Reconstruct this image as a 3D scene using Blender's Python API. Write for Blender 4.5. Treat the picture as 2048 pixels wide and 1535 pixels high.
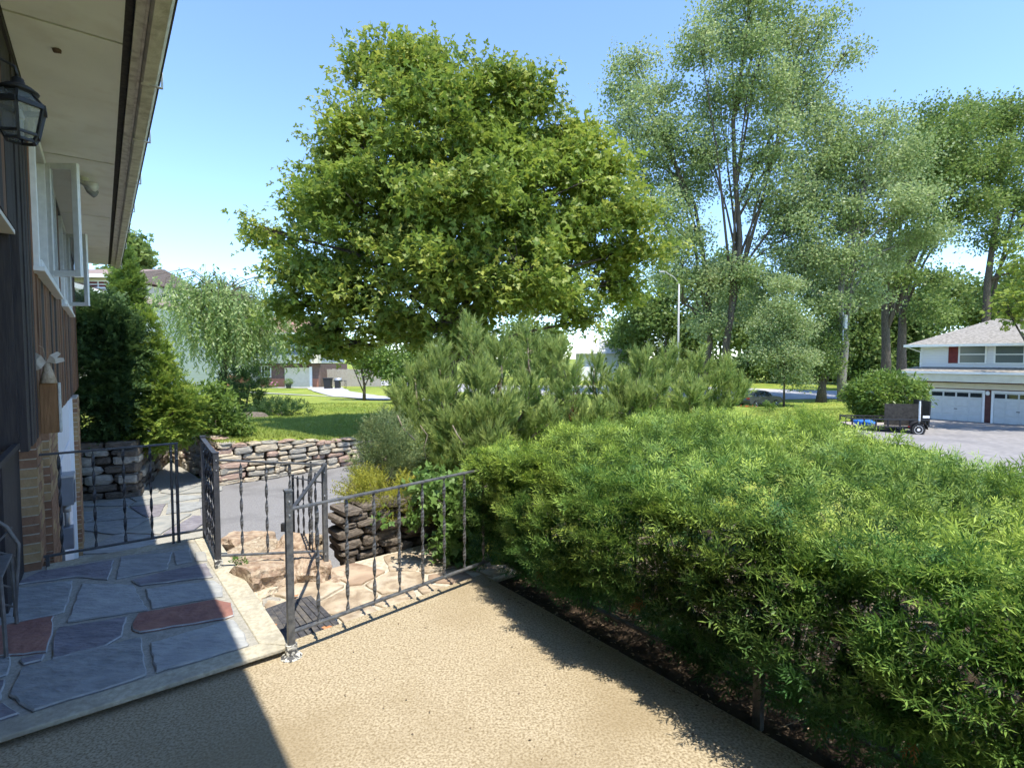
import bpy, math, random
import numpy as np
from mathutils import Vector, Matrix
for _o in list(bpy.data.objects): bpy.data.objects.remove(_o)
R = math.radians
sc = bpy.context.scene
# ------------------------------------------------------------------ camera
CAMH, F, PITCH, YAW = 1.55, 1060.0, R(2.8), R(37.7)
cam = bpy.data.cameras.new('camera'); camo = bpy.data.objects.new('camera', cam)
sc.collection.objects.link(camo)
camo.location = (0, 0, CAMH); camo.rotation_euler = (R(90) - PITCH, 0, 0)
cam.sensor_width = 36; cam.lens = 36 * F / 2048; cam.clip_start = 0.02; cam.clip_end = 3000
sc.camera = camo
# ------------------------------------------------------------------ sky, sun, exposure
CY, SY = math.cos(YAW), math.sin(YAW)
def hw(v, u, z=0.0):                       # street-grid frame (v across, u along the house) -> world
    return Vector((CY * v - SY * u, SY * v + CY * u, z))
sun_to = hw(-0.046, -0.40, 1.0).normalized()
sun_el = math.asin(sun_to.z)
w = bpy.data.worlds.new('World'); sc.world = w; w.use_nodes = True
nt = w.node_tree
bgn = nt.nodes['Background']; bgn.inputs['Strength'].default_value = 0.15
sky = nt.nodes.new('ShaderNodeTexSky'); sky.sky_type = 'NISHITA'; sky.sun_disc = False
sky.sun_elevation = sun_el; sky.sun_rotation = math.atan2(sun_to.x, sun_to.y)
sky.air_density = 1.0; sky.dust_density = 0.0; sky.ozone_density = 4.5; sky.altitude = 2200
nt.links.new(sky.outputs[0], bgn.inputs[0])
sl = bpy.data.lights.new('sun', 'SUN'); sl.energy = 2.75; sl.angle = R(0.53); sl.color = (1.0, 0.95, 0.86)
so = bpy.data.objects.new('sun', sl); sc.collection.objects.link(so)
so.rotation_euler = sun_to.to_track_quat('Z', 'Y').to_euler(); so.location = (0, 0, 60)
vs = sc.view_settings
vs.view_transform = 'Standard'; vs.look = 'None'; vs.exposure = 1.6; vs.gamma = 1.0; vs.use_curve_mapping = False
sc.cycles.use_denoising = True
sc.cycles.max_bounces = 5; sc.cycles.diffuse_bounces = 3; sc.cycles.glossy_bounces = 2; sc.cycles.transmission_bounces = 4; sc.cycles.transparent_max_bounces = 8
sc.cycles.use_adaptive_sampling = True; sc.cycles.adaptive_threshold = 0.03
sc.cycles.sample_clamp_indirect = 8
sc.render.resolution_x, sc.render.resolution_y = 1024, 767

rng = np.random.default_rng(7)
random.seed(7)
col = sc.collection

# ------------------------------------------------------------------ pixel helpers (photo 2048x1535)
def ray(px, py):
    fx, fy = (px - 1024) / F, (767.5 - py) / F
    return Vector((fx, math.cos(PITCH) + fy * math.sin(PITCH), -math.sin(PITCH) + fy * math.cos(PITCH)))
def P(px, py, z):
    d = ray(px, py); t = (z - CAMH) / d.z
    return Vector((d.x * t, d.y * t, z))
def D(px, py, depth):
    d = ray(px, py); t = depth / d.y
    return Vector((d.x * t, depth, CAMH + d.z * t))
def vu(p): return Vector((CY * p.x + SY * p.y, -SY * p.x + CY * p.y, p.z))

# ------------------------------------------------------------------ materials
MATS = {}
def nodes_of(name):
    m = bpy.data.materials.new(name); m.use_nodes = True
    t = m.node_tree; b = t.nodes['Principled BSDF']
    return m, t, b
def mk(name, c, c2=None, scale=8.0, rough=0.8, bump=0.0, bscale=None, metal=0.0, detail=6.0, spec=0.3, dist=0.0, lo=0.35, hi=0.65, stretch=None, c3=None, s3=1.0):
    m, t, b = nodes_of(name)
    b.inputs['Roughness'].default_value = rough; b.inputs['Metallic'].default_value = metal
    b.inputs['Specular IOR Level'].default_value = spec
    b.inputs['Base Color'].default_value = (*c, 1)
    tc = t.nodes.new('ShaderNodeTexCoord'); vec = tc.outputs['Object']
    oi = t.nodes.new('ShaderNodeObjectInfo')
    ad = t.nodes.new('ShaderNodeVectorMath'); ad.operation = 'ADD'
    sc_ = t.nodes.new('ShaderNodeVectorMath'); sc_.operation = 'SCALE'
    cb = t.nodes.new('ShaderNodeCombineXYZ')
    for i in range(3): t.links.new(oi.outputs['Random'], cb.inputs[i])
    t.links.new(cb.outputs[0], sc_.inputs[0]); sc_.inputs['Scale'].default_value = 31.0
    t.links.new(vec, ad.inputs[0]); t.links.new(sc_.outputs[0], ad.inputs[1]); vec = ad.outputs[0]
    if stretch:
        mp = t.nodes.new('ShaderNodeMapping'); mp.inputs['Scale'].default_value = stretch
        t.links.new(vec, mp.inputs['Vector']); vec = mp.outputs[0]
    if c2 is not None:
        n = t.nodes.new('ShaderNodeTexNoise'); n.inputs['Scale'].default_value = scale; n.inputs['Detail'].default_value = detail
        n.inputs['Distortion'].default_value = dist
        t.links.new(vec, n.inputs['Vector'])
        mr = t.nodes.new('ShaderNodeMapRange'); mr.inputs['From Min'].default_value = lo; mr.inputs['From Max'].default_value = hi
        t.links.new(n.outputs['Fac'], mr.inputs['Value'])
        mx = t.nodes.new('ShaderNodeMix'); mx.data_type = 'RGBA'
        mx.inputs['A'].default_value = (*c, 1); mx.inputs['B'].default_value = (*c2, 1)
        t.links.new(mr.outputs[0], mx.inputs['Factor'])
        out = mx.outputs['Result']
        if c3 is not None:
            n3 = t.nodes.new('ShaderNodeTexNoise'); n3.inputs['Scale'].default_value = s3; n3.inputs['Detail'].default_value = 5
            t.links.new(vec, n3.inputs['Vector'])
            m3 = t.nodes.new('ShaderNodeMapRange'); m3.inputs['From Min'].default_value = 0.5; m3.inputs['From Max'].default_value = 0.68; m3.inputs['To Max'].default_value = 0.65
            t.links.new(n3.outputs['Fac'], m3.inputs['Value'])
            mx3 = t.nodes.new('ShaderNodeMix'); mx3.data_type = 'RGBA'; mx3.inputs['B'].default_value = (*c3, 1)
            t.links.new(out, mx3.inputs['A']); t.links.new(m3.outputs[0], mx3.inputs['Factor']); out = mx3.outputs['Result']
        t.links.new(out, b.inputs['Base Color'])
    if bump:
        nb = t.nodes.new('ShaderNodeTexNoise'); nb.inputs['Scale'].default_value = bscale or scale * 3; nb.inputs['Detail'].default_value = 6
        t.links.new(vec, nb.inputs['Vector'])
        bp = t.nodes.new('ShaderNodeBump'); bp.inputs['Strength'].default_value = bump; bp.inputs['Distance'].default_value = 0.02
        t.links.new(nb.outputs['Fac'], bp.inputs['Height']); t.links.new(bp.outputs[0], b.inputs['Normal'])
    MATS[name] = m
    return m
def leafm(name, dark, light, tip=None, rough=0.5, trans=0.3, spec=0.35, tipmix=0.8):
    m, t, b = nodes_of(name)
    at = t.nodes.new('ShaderNodeAttribute'); at.attribute_name = 'tint'
    sp = t.nodes.new('ShaderNodeSeparateColor'); t.links.new(at.outputs['Color'], sp.inputs[0])
    mx = t.nodes.new('ShaderNodeMix'); mx.data_type = 'RGBA'
    mx.inputs['A'].default_value = (*dark, 1); mx.inputs['B'].default_value = (*light, 1)
    t.links.new(sp.outputs[0], mx.inputs['Factor']); out = mx.outputs['Result']
    if tip:
        mul = t.nodes.new('ShaderNodeMath'); mul.operation = 'MULTIPLY'; mul.inputs[1].default_value = tipmix
        t.links.new(sp.outputs[1], mul.inputs[0])
        m2 = t.nodes.new('ShaderNodeMix'); m2.data_type = 'RGBA'; m2.inputs['B'].default_value = (*tip, 1)
        t.links.new(out, m2.inputs['A']); t.links.new(mul.outputs[0], m2.inputs['Factor']); out = m2.outputs['Result']
    t.links.new(out, b.inputs['Base Color']); b.inputs['Roughness'].default_value = rough
    b.inputs['Specular IOR Level'].default_value = spec
    tr = t.nodes.new('ShaderNodeBsdfTranslucent'); t.links.new(out, tr.inputs['Color'])
    ms = t.nodes.new('ShaderNodeMixShader'); ms.inputs[0].default_value = trans
    t.links.new(b.outputs[0], ms.inputs[1]); t.links.new(tr.outputs[0], ms.inputs[2])
    t.links.new(ms.outputs[0], t.nodes['Material Output'].inputs['Surface'])
    MATS[name] = m
    return m

mk('concrete', (0.20, 0.155, 0.09), (0.43, 0.36, 0.245), 95, 0.92, 0.25, 90, lo=0.33, hi=0.63, c3=(0.245, 0.19, 0.11), s3=1.3, spec=0.15, detail=5)
mk('border', (0.34, 0.31, 0.23), (0.47, 0.43, 0.33), 40, 0.9, 0.3, 80, c3=(0.24, 0.22, 0.18), s3=4)
mk('mortar', (0.26, 0.25, 0.21), (0.36, 0.34, 0.29), 50, 0.95, 0.3, 90)
mk('slate_blue', (0.215, 0.222, 0.222), (0.30, 0.305, 0.295), 8, 0.75, 1.0, 16, stretch=(1, 2.2, 1), c3=(0.36, 0.375, 0.37), s3=3)
mk('slate_light', (0.27, 0.28, 0.28), (0.36, 0.365, 0.35), 8, 0.75, 1.0, 16, stretch=(1, 2.2, 1), c3=(0.42, 0.43, 0.41), s3=3)
mk('slate_purple', (0.155, 0.145, 0.165), (0.225, 0.21, 0.225), 8, 0.75, 1.0, 16, stretch=(1, 2.2, 1), c3=(0.26, 0.25, 0.27), s3=4)
mk('slate_red', (0.22, 0.105, 0.085), (0.31, 0.155, 0.115), 8, 0.75, 1.0, 16)
mk('slate_edge', (0.27, 0.275, 0.27), (0.40, 0.40, 0.38), 14, 0.85, 0.5, 30)
mk('slate_grey', (0.22, 0.23, 0.22), (0.33, 0.32, 0.29), 4, 0.8, 0.3, 12)
mk('asphalt', (0.155, 0.153, 0.155), (0.245, 0.24, 0.24), 50, 0.95, 0.2, 100, c3=(0.13, 0.128, 0.13), s3=1.6, spec=0.15)
mk('asphalt_far', (0.20, 0.19, 0.185), (0.27, 0.255, 0.245), 4, 0.95, c3=(0.16, 0.155, 0.155), s3=0.4, spec=0.15)
mk('road', (0.33, 0.325, 0.33), (0.40, 0.39, 0.39), 1.0, 0.95, spec=0.1)
mk('soil', (0.028, 0.02, 0.014), (0.06, 0.042, 0.028), 14, 0.97, 0.6, 40, spec=0.1)
mk('stone_a', (0.40, 0.33, 0.24), (0.55, 0.48, 0.36), 5, 0.9, 0.5, 14, c3=(0.30, 0.25, 0.19), s3=4)
mk('stone_b', (0.31, 0.21, 0.165), (0.43, 0.32, 0.25), 5, 0.9, 0.5, 14, c3=(0.24, 0.16, 0.13), s3=4)
mk('stone_c', (0.27, 0.255, 0.22), (0.41, 0.375, 0.31), 5, 0.9, 0.5, 14, c3=(0.21, 0.19, 0.16), s3=4)
mk('stone_d', (0.085, 0.07, 0.055), (0.165, 0.135, 0.105), 6, 0.9, 0.5, 14)  # dark stone; on the house-side and planter walls its colour carries the shade
mk('boulder', (0.23, 0.155, 0.105), (0.42, 0.32, 0.225), 4, 0.9, 1.0, 9, c3=(0.50, 0.42, 0.31), s3=3.2, dist=0.5)
mk('slab', (0.24, 0.18, 0.12), (0.44, 0.36, 0.255), 9, 0.9, 1.0, 16, c3=(0.52, 0.46, 0.36), s3=6, dist=0.6)
mk('slab_mortar', (0.36, 0.31, 0.23), (0.52, 0.47, 0.37), 30, 0.95, 0.5, 60)
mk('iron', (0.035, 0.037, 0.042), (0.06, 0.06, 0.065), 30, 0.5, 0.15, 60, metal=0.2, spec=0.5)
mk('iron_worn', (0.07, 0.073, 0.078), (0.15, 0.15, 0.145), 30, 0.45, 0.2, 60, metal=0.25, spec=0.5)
mk('chair_iron', (0.10, 0.095, 0.09), (0.16, 0.15, 0.14), 20, 0.7)
mk('foot_plate', (0.08, 0.08, 0.08), (0.6, 0.58, 0.5), 38, 0.8, 0.4, 60, lo=0.45, hi=0.55)
mk('rubber', (0.045, 0.045, 0.05), (0.085, 0.083, 0.085), 45, 0.85, 0.4, 90, c3=(0.17, 0.15, 0.12), s3=9, spec=0.2)
mk('board_dark', (0.030, 0.026, 0.028), (0.05, 0.042, 0.04), 6, 0.75, 0.25, 20, stretch=(9, 9, 0.8))
mk('board_brown', (0.11, 0.058, 0.034), (0.19, 0.10, 0.06), 6, 0.7, 0.25, 20, stretch=(9, 9, 0.8))
mk('board_red', (0.16, 0.075, 0.042), (0.26, 0.135, 0.075), 6, 0.7, 0.25, 20, stretch=(9, 9, 0.8))
mk('soffit', (0.76, 0.75, 0.71), (0.82, 0.81, 0.77), 3, 0.85, 0.08, 30, c3=(0.70, 0.67, 0.61), s3=5)
mk('soffit_white', (0.55, 0.53, 0.48), (0.60, 0.58, 0.53), 3, 0.8)
mk('vent_dark', (0.03, 0.028, 0.024), (0.06, 0.055, 0.045), 40, 0.8)
mk('trim_worn', (0.55, 0.52, 0.44), (0.66, 0.63, 0.55), 12, 0.75, 0.2, 30, c3=(0.32, 0.28, 0.23), s3=16)
mk('gutter', (0.50, 0.47, 0.39), (0.62, 0.59, 0.51), 14, 0.7, 0.25, 30, c3=(0.32, 0.285, 0.23), s3=9)
mk('win_white', (0.66, 0.66, 0.64), (0.74, 0.74, 0.72), 20, 0.5)
mk('door_white', (0.66, 0.67, 0.72), (0.72, 0.73, 0.77), 4, 0.5)
mk('brick_tan', (0.30, 0.195, 0.095), (0.38, 0.255, 0.13), 12, 0.9, 0.4, 40)
mk('brick_brown', (0.20, 0.105, 0.06), (0.27, 0.15, 0.085), 12, 0.9, 0.4, 40)
mk('brick_mortar', (0.42, 0.37, 0.29), (0.5, 0.45, 0.37), 30, 0.95, 0.3, 60)
mk('shingle', (0.20, 0.15, 0.13), (0.27, 0.21, 0.185), 7, 0.95, stretch=(1, 1, 4))
mk('shingle_grey', (0.17, 0.155, 0.135), (0.30, 0.28, 0.25), 9, 0.95, 0.3, 9, stretch=(0.7, 0.7, 5), lo=0.42, hi=0.58)
mk('shingle_pale', (0.52, 0.51, 0.50), (0.60, 0.59, 0.58), 3, 0.95)
mk('shingle_red', (0.24, 0.135, 0.105), (0.31, 0.18, 0.145), 3, 0.95, stretch=(0.7, 0.7, 5))
mk('white_paint', (0.72, 0.72, 0.70), (0.78, 0.78, 0.76), 5, 0.55)
mk('cream_paint', (0.62, 0.57, 0.44), (0.68, 0.63, 0.50), 3, 0.7)
mk('grey_siding', (0.30, 0.35, 0.37), (0.36, 0.40, 0.42), 3, 0.7)
mk('maroon', (0.12, 0.018, 0.016), (0.16, 0.026, 0.022), 6, 0.6)
mk('maroon_wall', (0.085, 0.035, 0.03), (0.12, 0.05, 0.04), 5, 0.8)
mk('brick_red_far', (0.30, 0.13, 0.085), (0.38, 0.18, 0.12), 6, 0.9, stretch=(1, 1, 3))
mk('garage_white', (0.50, 0.51, 0.49), (0.55, 0.56, 0.54), 4, 0.6)
mk('panel_dark', (0.022, 0.02, 0.017), (0.045, 0.04, 0.034), 9, 0.7)
mk('brown_far', (0.13, 0.085, 0.07), (0.17, 0.115, 0.095), 5, 0.9)
mk('bark', (0.06, 0.05, 0.042), (0.15, 0.125, 0.10), 8, 0.95, 0.8, 16, stretch=(3, 3, 0.5), spec=0.1)
mk('bark_grey', (0.15, 0.135, 0.12), (0.27, 0.25, 0.22), 6, 0.95, 0.8, 12, stretch=(3, 3, 0.4), spec=0.1)
mk('twig', (0.16, 0.125, 0.09), (0.30, 0.25, 0.20), 12, 0.9, spec=0.1)
mk('black_metal', (0.018, 0.018, 0.02), (0.03, 0.03, 0.032), 20, 0.55, spec=0.4)
mk('tyre', (0.02, 0.02, 0.02), (0.03, 0.03, 0.03), 20, 0.85)
mk('rim_white', (0.70, 0.70, 0.69), (0.76, 0.76, 0.75), 9, 0.45)
mk('blue_tarp', (0.012, 0.09, 0.42), (0.03, 0.18, 0.6), 9, 0.5, 0.6, 12)
mk('car_grey', (0.065, 0.068, 0.075), (0.075, 0.078, 0.085), 3, 0.28, metal=0.5, spec=0.6)
mk('tail_red', (0.45, 0.02, 0.015), None, rough=0.3)
mk('bin_black', (0.02, 0.021, 0.023), (0.028, 0.028, 0.03), 9, 0.5)
mk('steel', (0.42, 0.43, 0.44), (0.5, 0.5, 0.5), 9, 0.45, metal=0.6)
mk('pole_grey', (0.34, 0.33, 0.31), (0.42, 0.41, 0.39), 9, 0.7)
mk('wood_grey', (0.30, 0.26, 0.22), (0.40, 0.36, 0.31), 6, 0.9, stretch=(6, 6, 0.6))
mk('wood_sign', (0.17, 0.085, 0.035), (0.24, 0.125, 0.055), 9, 0.8, 0.2, 20, stretch=(8, 8, 0.8))
mk('sign_face', (0.50, 0.49, 0.44), (0.30, 0.29, 0.25), 22, 0.8, lo=0.45, hi=0.7)
mk('burlap', (0.33, 0.25, 0.17), (0.44, 0.35, 0.25), 60, 0.95, 0.4, 90)
mk('ribbon', (0.36, 0.31, 0.25), (0.44, 0.39, 0.32), 30, 0.8)
mk('box_grey', (0.20, 0.21, 0.225), (0.25, 0.26, 0.275), 8, 0.55)
mk('plastic_white', (0.6, 0.6, 0.57), (0.68, 0.68, 0.65), 6, 0.5)
mk('dead_leaf', (0.34, 0.13, 0.05), (0.46, 0.22, 0.10), 20, 0.9)
mk('pot', (0.04, 0.045, 0.045), (0.06, 0.06, 0.06), 9, 0.6)
mk('petal', (0.62, 0.16, 0.30), (0.7, 0.3, 0.42), 20, 0.7)
mk('orange_flower', (0.50, 0.11, 0.03), (0.6, 0.2, 0.06), 20, 0.8)
mk('rock_pale', (0.45, 0.44, 0.42), (0.55, 0.54, 0.52), 6, 0.9)
def glass_mat(name, c, rough=0.05, alpha=1.0):
    m, t, b = nodes_of(name)
    b.inputs['Base Color'].default_value = (*c, 1); b.inputs['Roughness'].default_value = rough
    b.inputs['Specular IOR Level'].default_value = 0.8
    if alpha < 1:
        tr = t.nodes.new('ShaderNodeBsdfTransparent'); ms = t.nodes.new('ShaderNodeMixShader'); ms.inputs[0].default_value = alpha
        t.links.new(tr.outputs[0], ms.inputs[1]); t.links.new(b.outputs[0], ms.inputs[2])
        t.links.new(ms.outputs[0], t.nodes['Material Output'].inputs['Surface'])
    MATS[name] = m
glass_mat('glass_dark', (0.02, 0.025, 0.03))
glass_mat('glass_far', (0.10, 0.125, 0.13), 0.15)
glass_mat('glass_clear', (0.12, 0.14, 0.14), 0.03, 0.28)
glass_mat('glass_lamp', (0.24, 0.25, 0.24), 0.15, 0.55)
# lap siding: real boards are far too thin to see at that distance, so the lap line is fine relief only
def siding_mat(name, c, pitch):
    m, t, b = nodes_of(name)
    tc = t.nodes.new('ShaderNodeTexCoord'); wv = t.nodes.new('ShaderNodeTexWave')
    wv.wave_type = 'BANDS'; wv.bands_direction = 'Z'; wv.wave_profile = 'SAW'; wv.inputs['Scale'].default_value = 0.314 / pitch
    t.links.new(tc.outputs['Object'], wv.inputs['Vector'])
    bp = t.nodes.new('ShaderNodeBump'); bp.inputs['Strength'].default_value = 0.9; bp.inputs['Distance'].default_value = 0.05
    t.links.new(wv.outputs['Fac'], bp.inputs['Height']); t.links.new(bp.outputs[0], b.inputs['Normal'])
    b.inputs['Base Color'].default_value = (*c, 1); b.inputs['Roughness'].default_value = 0.6
    MATS[name] = m
siding_mat('siding_white', (0.70, 0.71, 0.73), 0.16)
siding_mat('siding_grey', (0.46, 0.50, 0.55), 0.2)
# lawn ground
def lawn_mat():
    m, t, b = nodes_of('lawn')
    tc = t.nodes.new('ShaderNodeTexCoord')
    n1 = t.nodes.new('ShaderNodeTexNoise'); n1.inputs['Scale'].default_value = 0.35; n1.inputs['Detail'].default_value = 8
    n2 = t.nodes.new('ShaderNodeTexNoise'); n2.inputs['Scale'].default_value = 9; n2.inputs['Detail'].default_value = 6
    for n in (n1, n2): t.links.new(tc.outputs['Object'], n.inputs['Vector'])
    mx = t.nodes.new('ShaderNodeMix'); mx.data_type = 'RGBA'
    mx.inputs['A'].default_value = (0.15, 0.215, 0.035, 1); mx.inputs['B'].default_value = (0.29, 0.32, 0.065, 1)
    r1 = t.nodes.new('ShaderNodeMapRange'); r1.inputs['From Min'].default_value = 0.36; r1.inputs['From Max'].default_value = 0.64
    t.links.new(n1.outputs['Fac'], r1.inputs['Value']); t.links.new(r1.outputs[0], mx.inputs['Factor'])
    m2 = t.nodes.new('ShaderNodeMix'); m2.data_type = 'RGBA'; m2.blend_type = 'MULTIPLY'; m2.inputs['Factor'].default_value = 0.8
    r2 = t.nodes.new('ShaderNodeMapRange'); r2.inputs['From Min'].default_value = 0.3; r2.inputs['From Max'].default_value = 0.7
    r2.inputs['To Min'].default_value = 0.55; r2.inputs['To Max'].default_value = 1.25
    t.links.new(n2.outputs['Fac'], r2.inputs['Value'])
    t.links.new(mx.outputs['Result'], m2.inputs['A']); t.links.new(r2.outputs[0], m2.inputs['B'])
    t.links.new(m2.outputs['Result'], b.inputs['Base Color']); b.inputs['Roughness'].default_value = 0.95
    b.inputs['Specular IOR Level'].default_value = 0.1
    bp = t.nodes.new('ShaderNodeBump'); bp.inputs['Strength'].default_value = 0.8; bp.inputs['Distance'].default_value = 0.06
    t.links.new(n2.outputs['Fac'], bp.inputs['Height']); t.links.new(bp.outputs[0], b.inputs['Normal'])
    MATS['lawn'] = m
lawn_mat()
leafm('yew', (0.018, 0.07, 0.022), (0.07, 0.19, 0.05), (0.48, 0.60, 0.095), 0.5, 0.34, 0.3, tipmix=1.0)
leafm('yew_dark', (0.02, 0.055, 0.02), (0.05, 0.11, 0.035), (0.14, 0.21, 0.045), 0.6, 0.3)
leafm('gold_yew', (0.05, 0.125, 0.022), (0.15, 0.27, 0.045), (0.44, 0.50, 0.07), 0.6, 0.38)
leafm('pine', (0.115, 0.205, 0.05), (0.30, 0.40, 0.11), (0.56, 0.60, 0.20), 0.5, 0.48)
leafm('maple', (0.10, 0.17, 0.027), (0.27, 0.35, 0.052), (0.48, 0.48, 0.09), 0.48, 0.46, 0.3, 0.9)
leafm('poplar', (0.16, 0.24, 0.075), (0.36, 0.44, 0.18), (0.56, 0.60, 0.36), 0.45, 0.50, 0.3)
leafm('backtree', (0.09, 0.16, 0.038), (0.23, 0.31, 0.08), (0.36, 0.42, 0.13), 0.5, 0.48)
leafm('weeping', (0.14, 0.24, 0.065), (0.33, 0.44, 0.14), (0.54, 0.60, 0.31), 0.45, 0.46, 0.4)
leafm('shrub', (0.072, 0.137, 0.026), (0.182, 0.273, 0.052), (0.260, 0.351, 0.065), 0.42, 0.42)
leafm('lobed', (0.090, 0.180, 0.036), (0.216, 0.324, 0.084), None, 0.45, 0.32)
leafm('juniper', (0.16, 0.20, 0.025), (0.36, 0.36, 0.04), (0.54, 0.48, 0.06), 0.6, 0.3)
leafm('blue_juniper', (0.10, 0.18, 0.075), (0.20, 0.28, 0.11), (0.38, 0.38, 0.14), 0.6, 0.3)
leafm('grass', (0.13, 0.21, 0.035), (0.29, 0.35, 0.065), (0.40, 0.40, 0.09), 0.6, 0.36)
leafm('brown_sprig', (0.160, 0.075, 0.030), (0.300, 0.150, 0.060), None, 0.8, 0.2)
leafm('litter', (0.130, 0.085, 0.050), (0.360, 0.270, 0.170), None, 0.9, 0.1)

# ------------------------------------------------------------------ object helpers
INV = {}
def empty(name, loc, label, cat, group=None, rot=0.0):
    o = bpy.data.objects.new(name, None); col.objects.link(o)
    o.location = loc; o.rotation_euler = (0, 0, rot); o.empty_display_size = 0.1
    INV[o.name] = (Matrix.Translation(Vector(loc)) @ Matrix.Rotation(rot, 4, 'Z')).inverted()
    tag(o, label, cat, group); return o
def tag(o, label=None, cat=None, group=None, kind=None):
    if label: o['label'] = label
    if cat: o['category'] = cat
    if group: o['group'] = group
    if kind: o['kind'] = kind
    return o
def part_inv(parent):
    p = parent
    while p.parent is not None: p = p.parent
    return INV.get(p.name, Matrix.Identity(4))
def link(name, me, parent=None, mat=None, smooth=False):
    if mat is not None and len(me.materials) == 0: me.materials.append(MATS[mat] if isinstance(mat, str) else mat)
    o = bpy.data.objects.new(name, me); col.objects.link(o)
    if parent is not None: o.parent = parent
    return o
class MB:
    """collects faces; coordinates are world unless local=True at build"""
    def __init__(s): s.v = []; s.f = []
    def raw(s, vs_, fs):
        n = len(s.v); s.v += [tuple(p) for p in vs_]; s.f += [tuple(i + n for i in f) for f in fs]; return s
    def box(s, c, size, rot=None):
        hx, hy, hz = size[0] / 2, size[1] / 2, size[2] / 2
        vs_ = [Vector((x, y, z)) for x in (-hx, hx) for y in (-hy, hy) for z in (-hz, hz)]
        if rot is not None: vs_ = [rot @ p for p in vs_]
        c = Vector(c)
        return s.raw([p + c for p in vs_], [(0, 1, 3, 2), (4, 6, 7, 5), (0, 4, 5, 1), (2, 3, 7, 6), (0, 2, 6, 4), (1, 5, 7, 3)])
    def b2(s, a, b): # box by two corners
        a, b = Vector(a), Vector(b)
        return s.box((a + b) / 2, [abs(t) for t in (b - a)])
    def bar(s, p0, p1, wx, wz=None, up=(0, 0, 1)):
        p0, p1 = Vector(p0), Vector(p1); d = (p1 - p0); L = d.length; d.normalize()
        x = d.cross(Vector(up))
        if x.length < 1e-4: x = d.cross(Vector((CY, SY, 0)))
        x.normalize(); z = x.cross(d)
        m = Matrix((x, d, z)).transposed()
        return s.box((p0 + p1) / 2, (wx, L, wz or wx), m)
    def tube(s, pts, rad, n=6, cap=True):
        pts = [Vector(p) for p in pts]
        if not hasattr(rad, '__len__'): rad = [rad] * len(pts)
        base = len(s.v); prev = None
        for i, p in enumerate(pts):
            d = (pts[min(i + 1, len(pts) - 1)] - pts[max(i - 1, 0)]).normalized()
            if prev is None:
                x = d.cross(Vector((0, 0, 1)))
                if x.length < 1e-3: x = d.cross(Vector((1, 0, 0)))
            else: x = prev - d * prev.dot(d)
            x.normalize(); prev = x; y = d.cross(x)
            for k in range(n):
                a = 2 * math.pi * k / n
                s.v.append(tuple(p + (x * math.cos(a) + y * math.sin(a)) * rad[i]))
        for i in range(len(pts) - 1):
            for k in range(n):
                a = base + i * n + k; b = base + i * n + (k + 1) % n
                s.f.append((a, b, b + n, a + n))
        if cap:
            s.f.append(tuple(base + k for k in reversed(range(n))))
            s.f.append(tuple(base + (len(pts) - 1) * n + k for k in range(n)))
        return s
    def prism(s, poly, dz):  # poly: list of 3D points (roughly planar), extruded by vector dz downwards
        dz = Vector(dz); n = len(poly)
        top = [Vector(p) for p in poly]; bot = [p + dz for p in top]
        return s.raw(top + bot, [tuple(range(n)), tuple(range(2 * n - 1, n - 1, -1))] + [(i, i + n, (i + 1) % n + n, (i + 1) % n) for i in range(n)])
    def lathe(s, c, prof, n=16, ax=2):
        base = len(s.v); c = Vector(c)
        for (r, h) in prof:
            for k in range(n):
                a = 2 * math.pi * k / n
                p = [0, 0, 0]; p[ax] = h; p[(ax + 1) % 3] = r * math.cos(a); p[(ax + 2) % 3] = r * math.sin(a)
                s.v.append(tuple(c + Vector(p)))
        for i in range(len(prof) - 1):
            for k in range(n):
                a = base + i * n + k; b = base + i * n + (k + 1) % n
                s.f.append((a, b, b + n, a + n))
        s.f.append(tuple(base + k for k in reversed(range(n)))); s.f.append(tuple(base + (len(prof) - 1) * n + k for k in range(n)))
        return s
    def mesh(s, name, parent=None, local=False):
        vs_ = s.v
        if parent is not None and not local:
            m = part_inv(parent); vs_ = [m @ Vector(p) for p in vs_]
        me = bpy.data.meshes.new(name); me.from_pydata([tuple(p) for p in vs_], [], s.f); me.validate(); me.update()
        return me
    def build(s, name, mat, parent=None, local=False, smooth=False, bev=0.0, kind=None):
        me = s.mesh(name, parent, local)
        if smooth: me.polygons.foreach_set('use_smooth', [True] * len(me.polygons))
        o = link(name, me, parent, mat)
        if bev:
            b = o.modifiers.new('bevel', 'BEVEL'); b.width = bev; b.segments = 2; b.limit_method = 'ANGLE'
        if kind: o['kind'] = kind
        return o
def fixn(o):  # outward normals
    import bmesh
    bm = bmesh.new(); bm.from_mesh(o.data); bmesh.ops.recalc_face_normals(bm, faces=bm.faces); bm.to_mesh(o.data); bm.free(); return o

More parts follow.
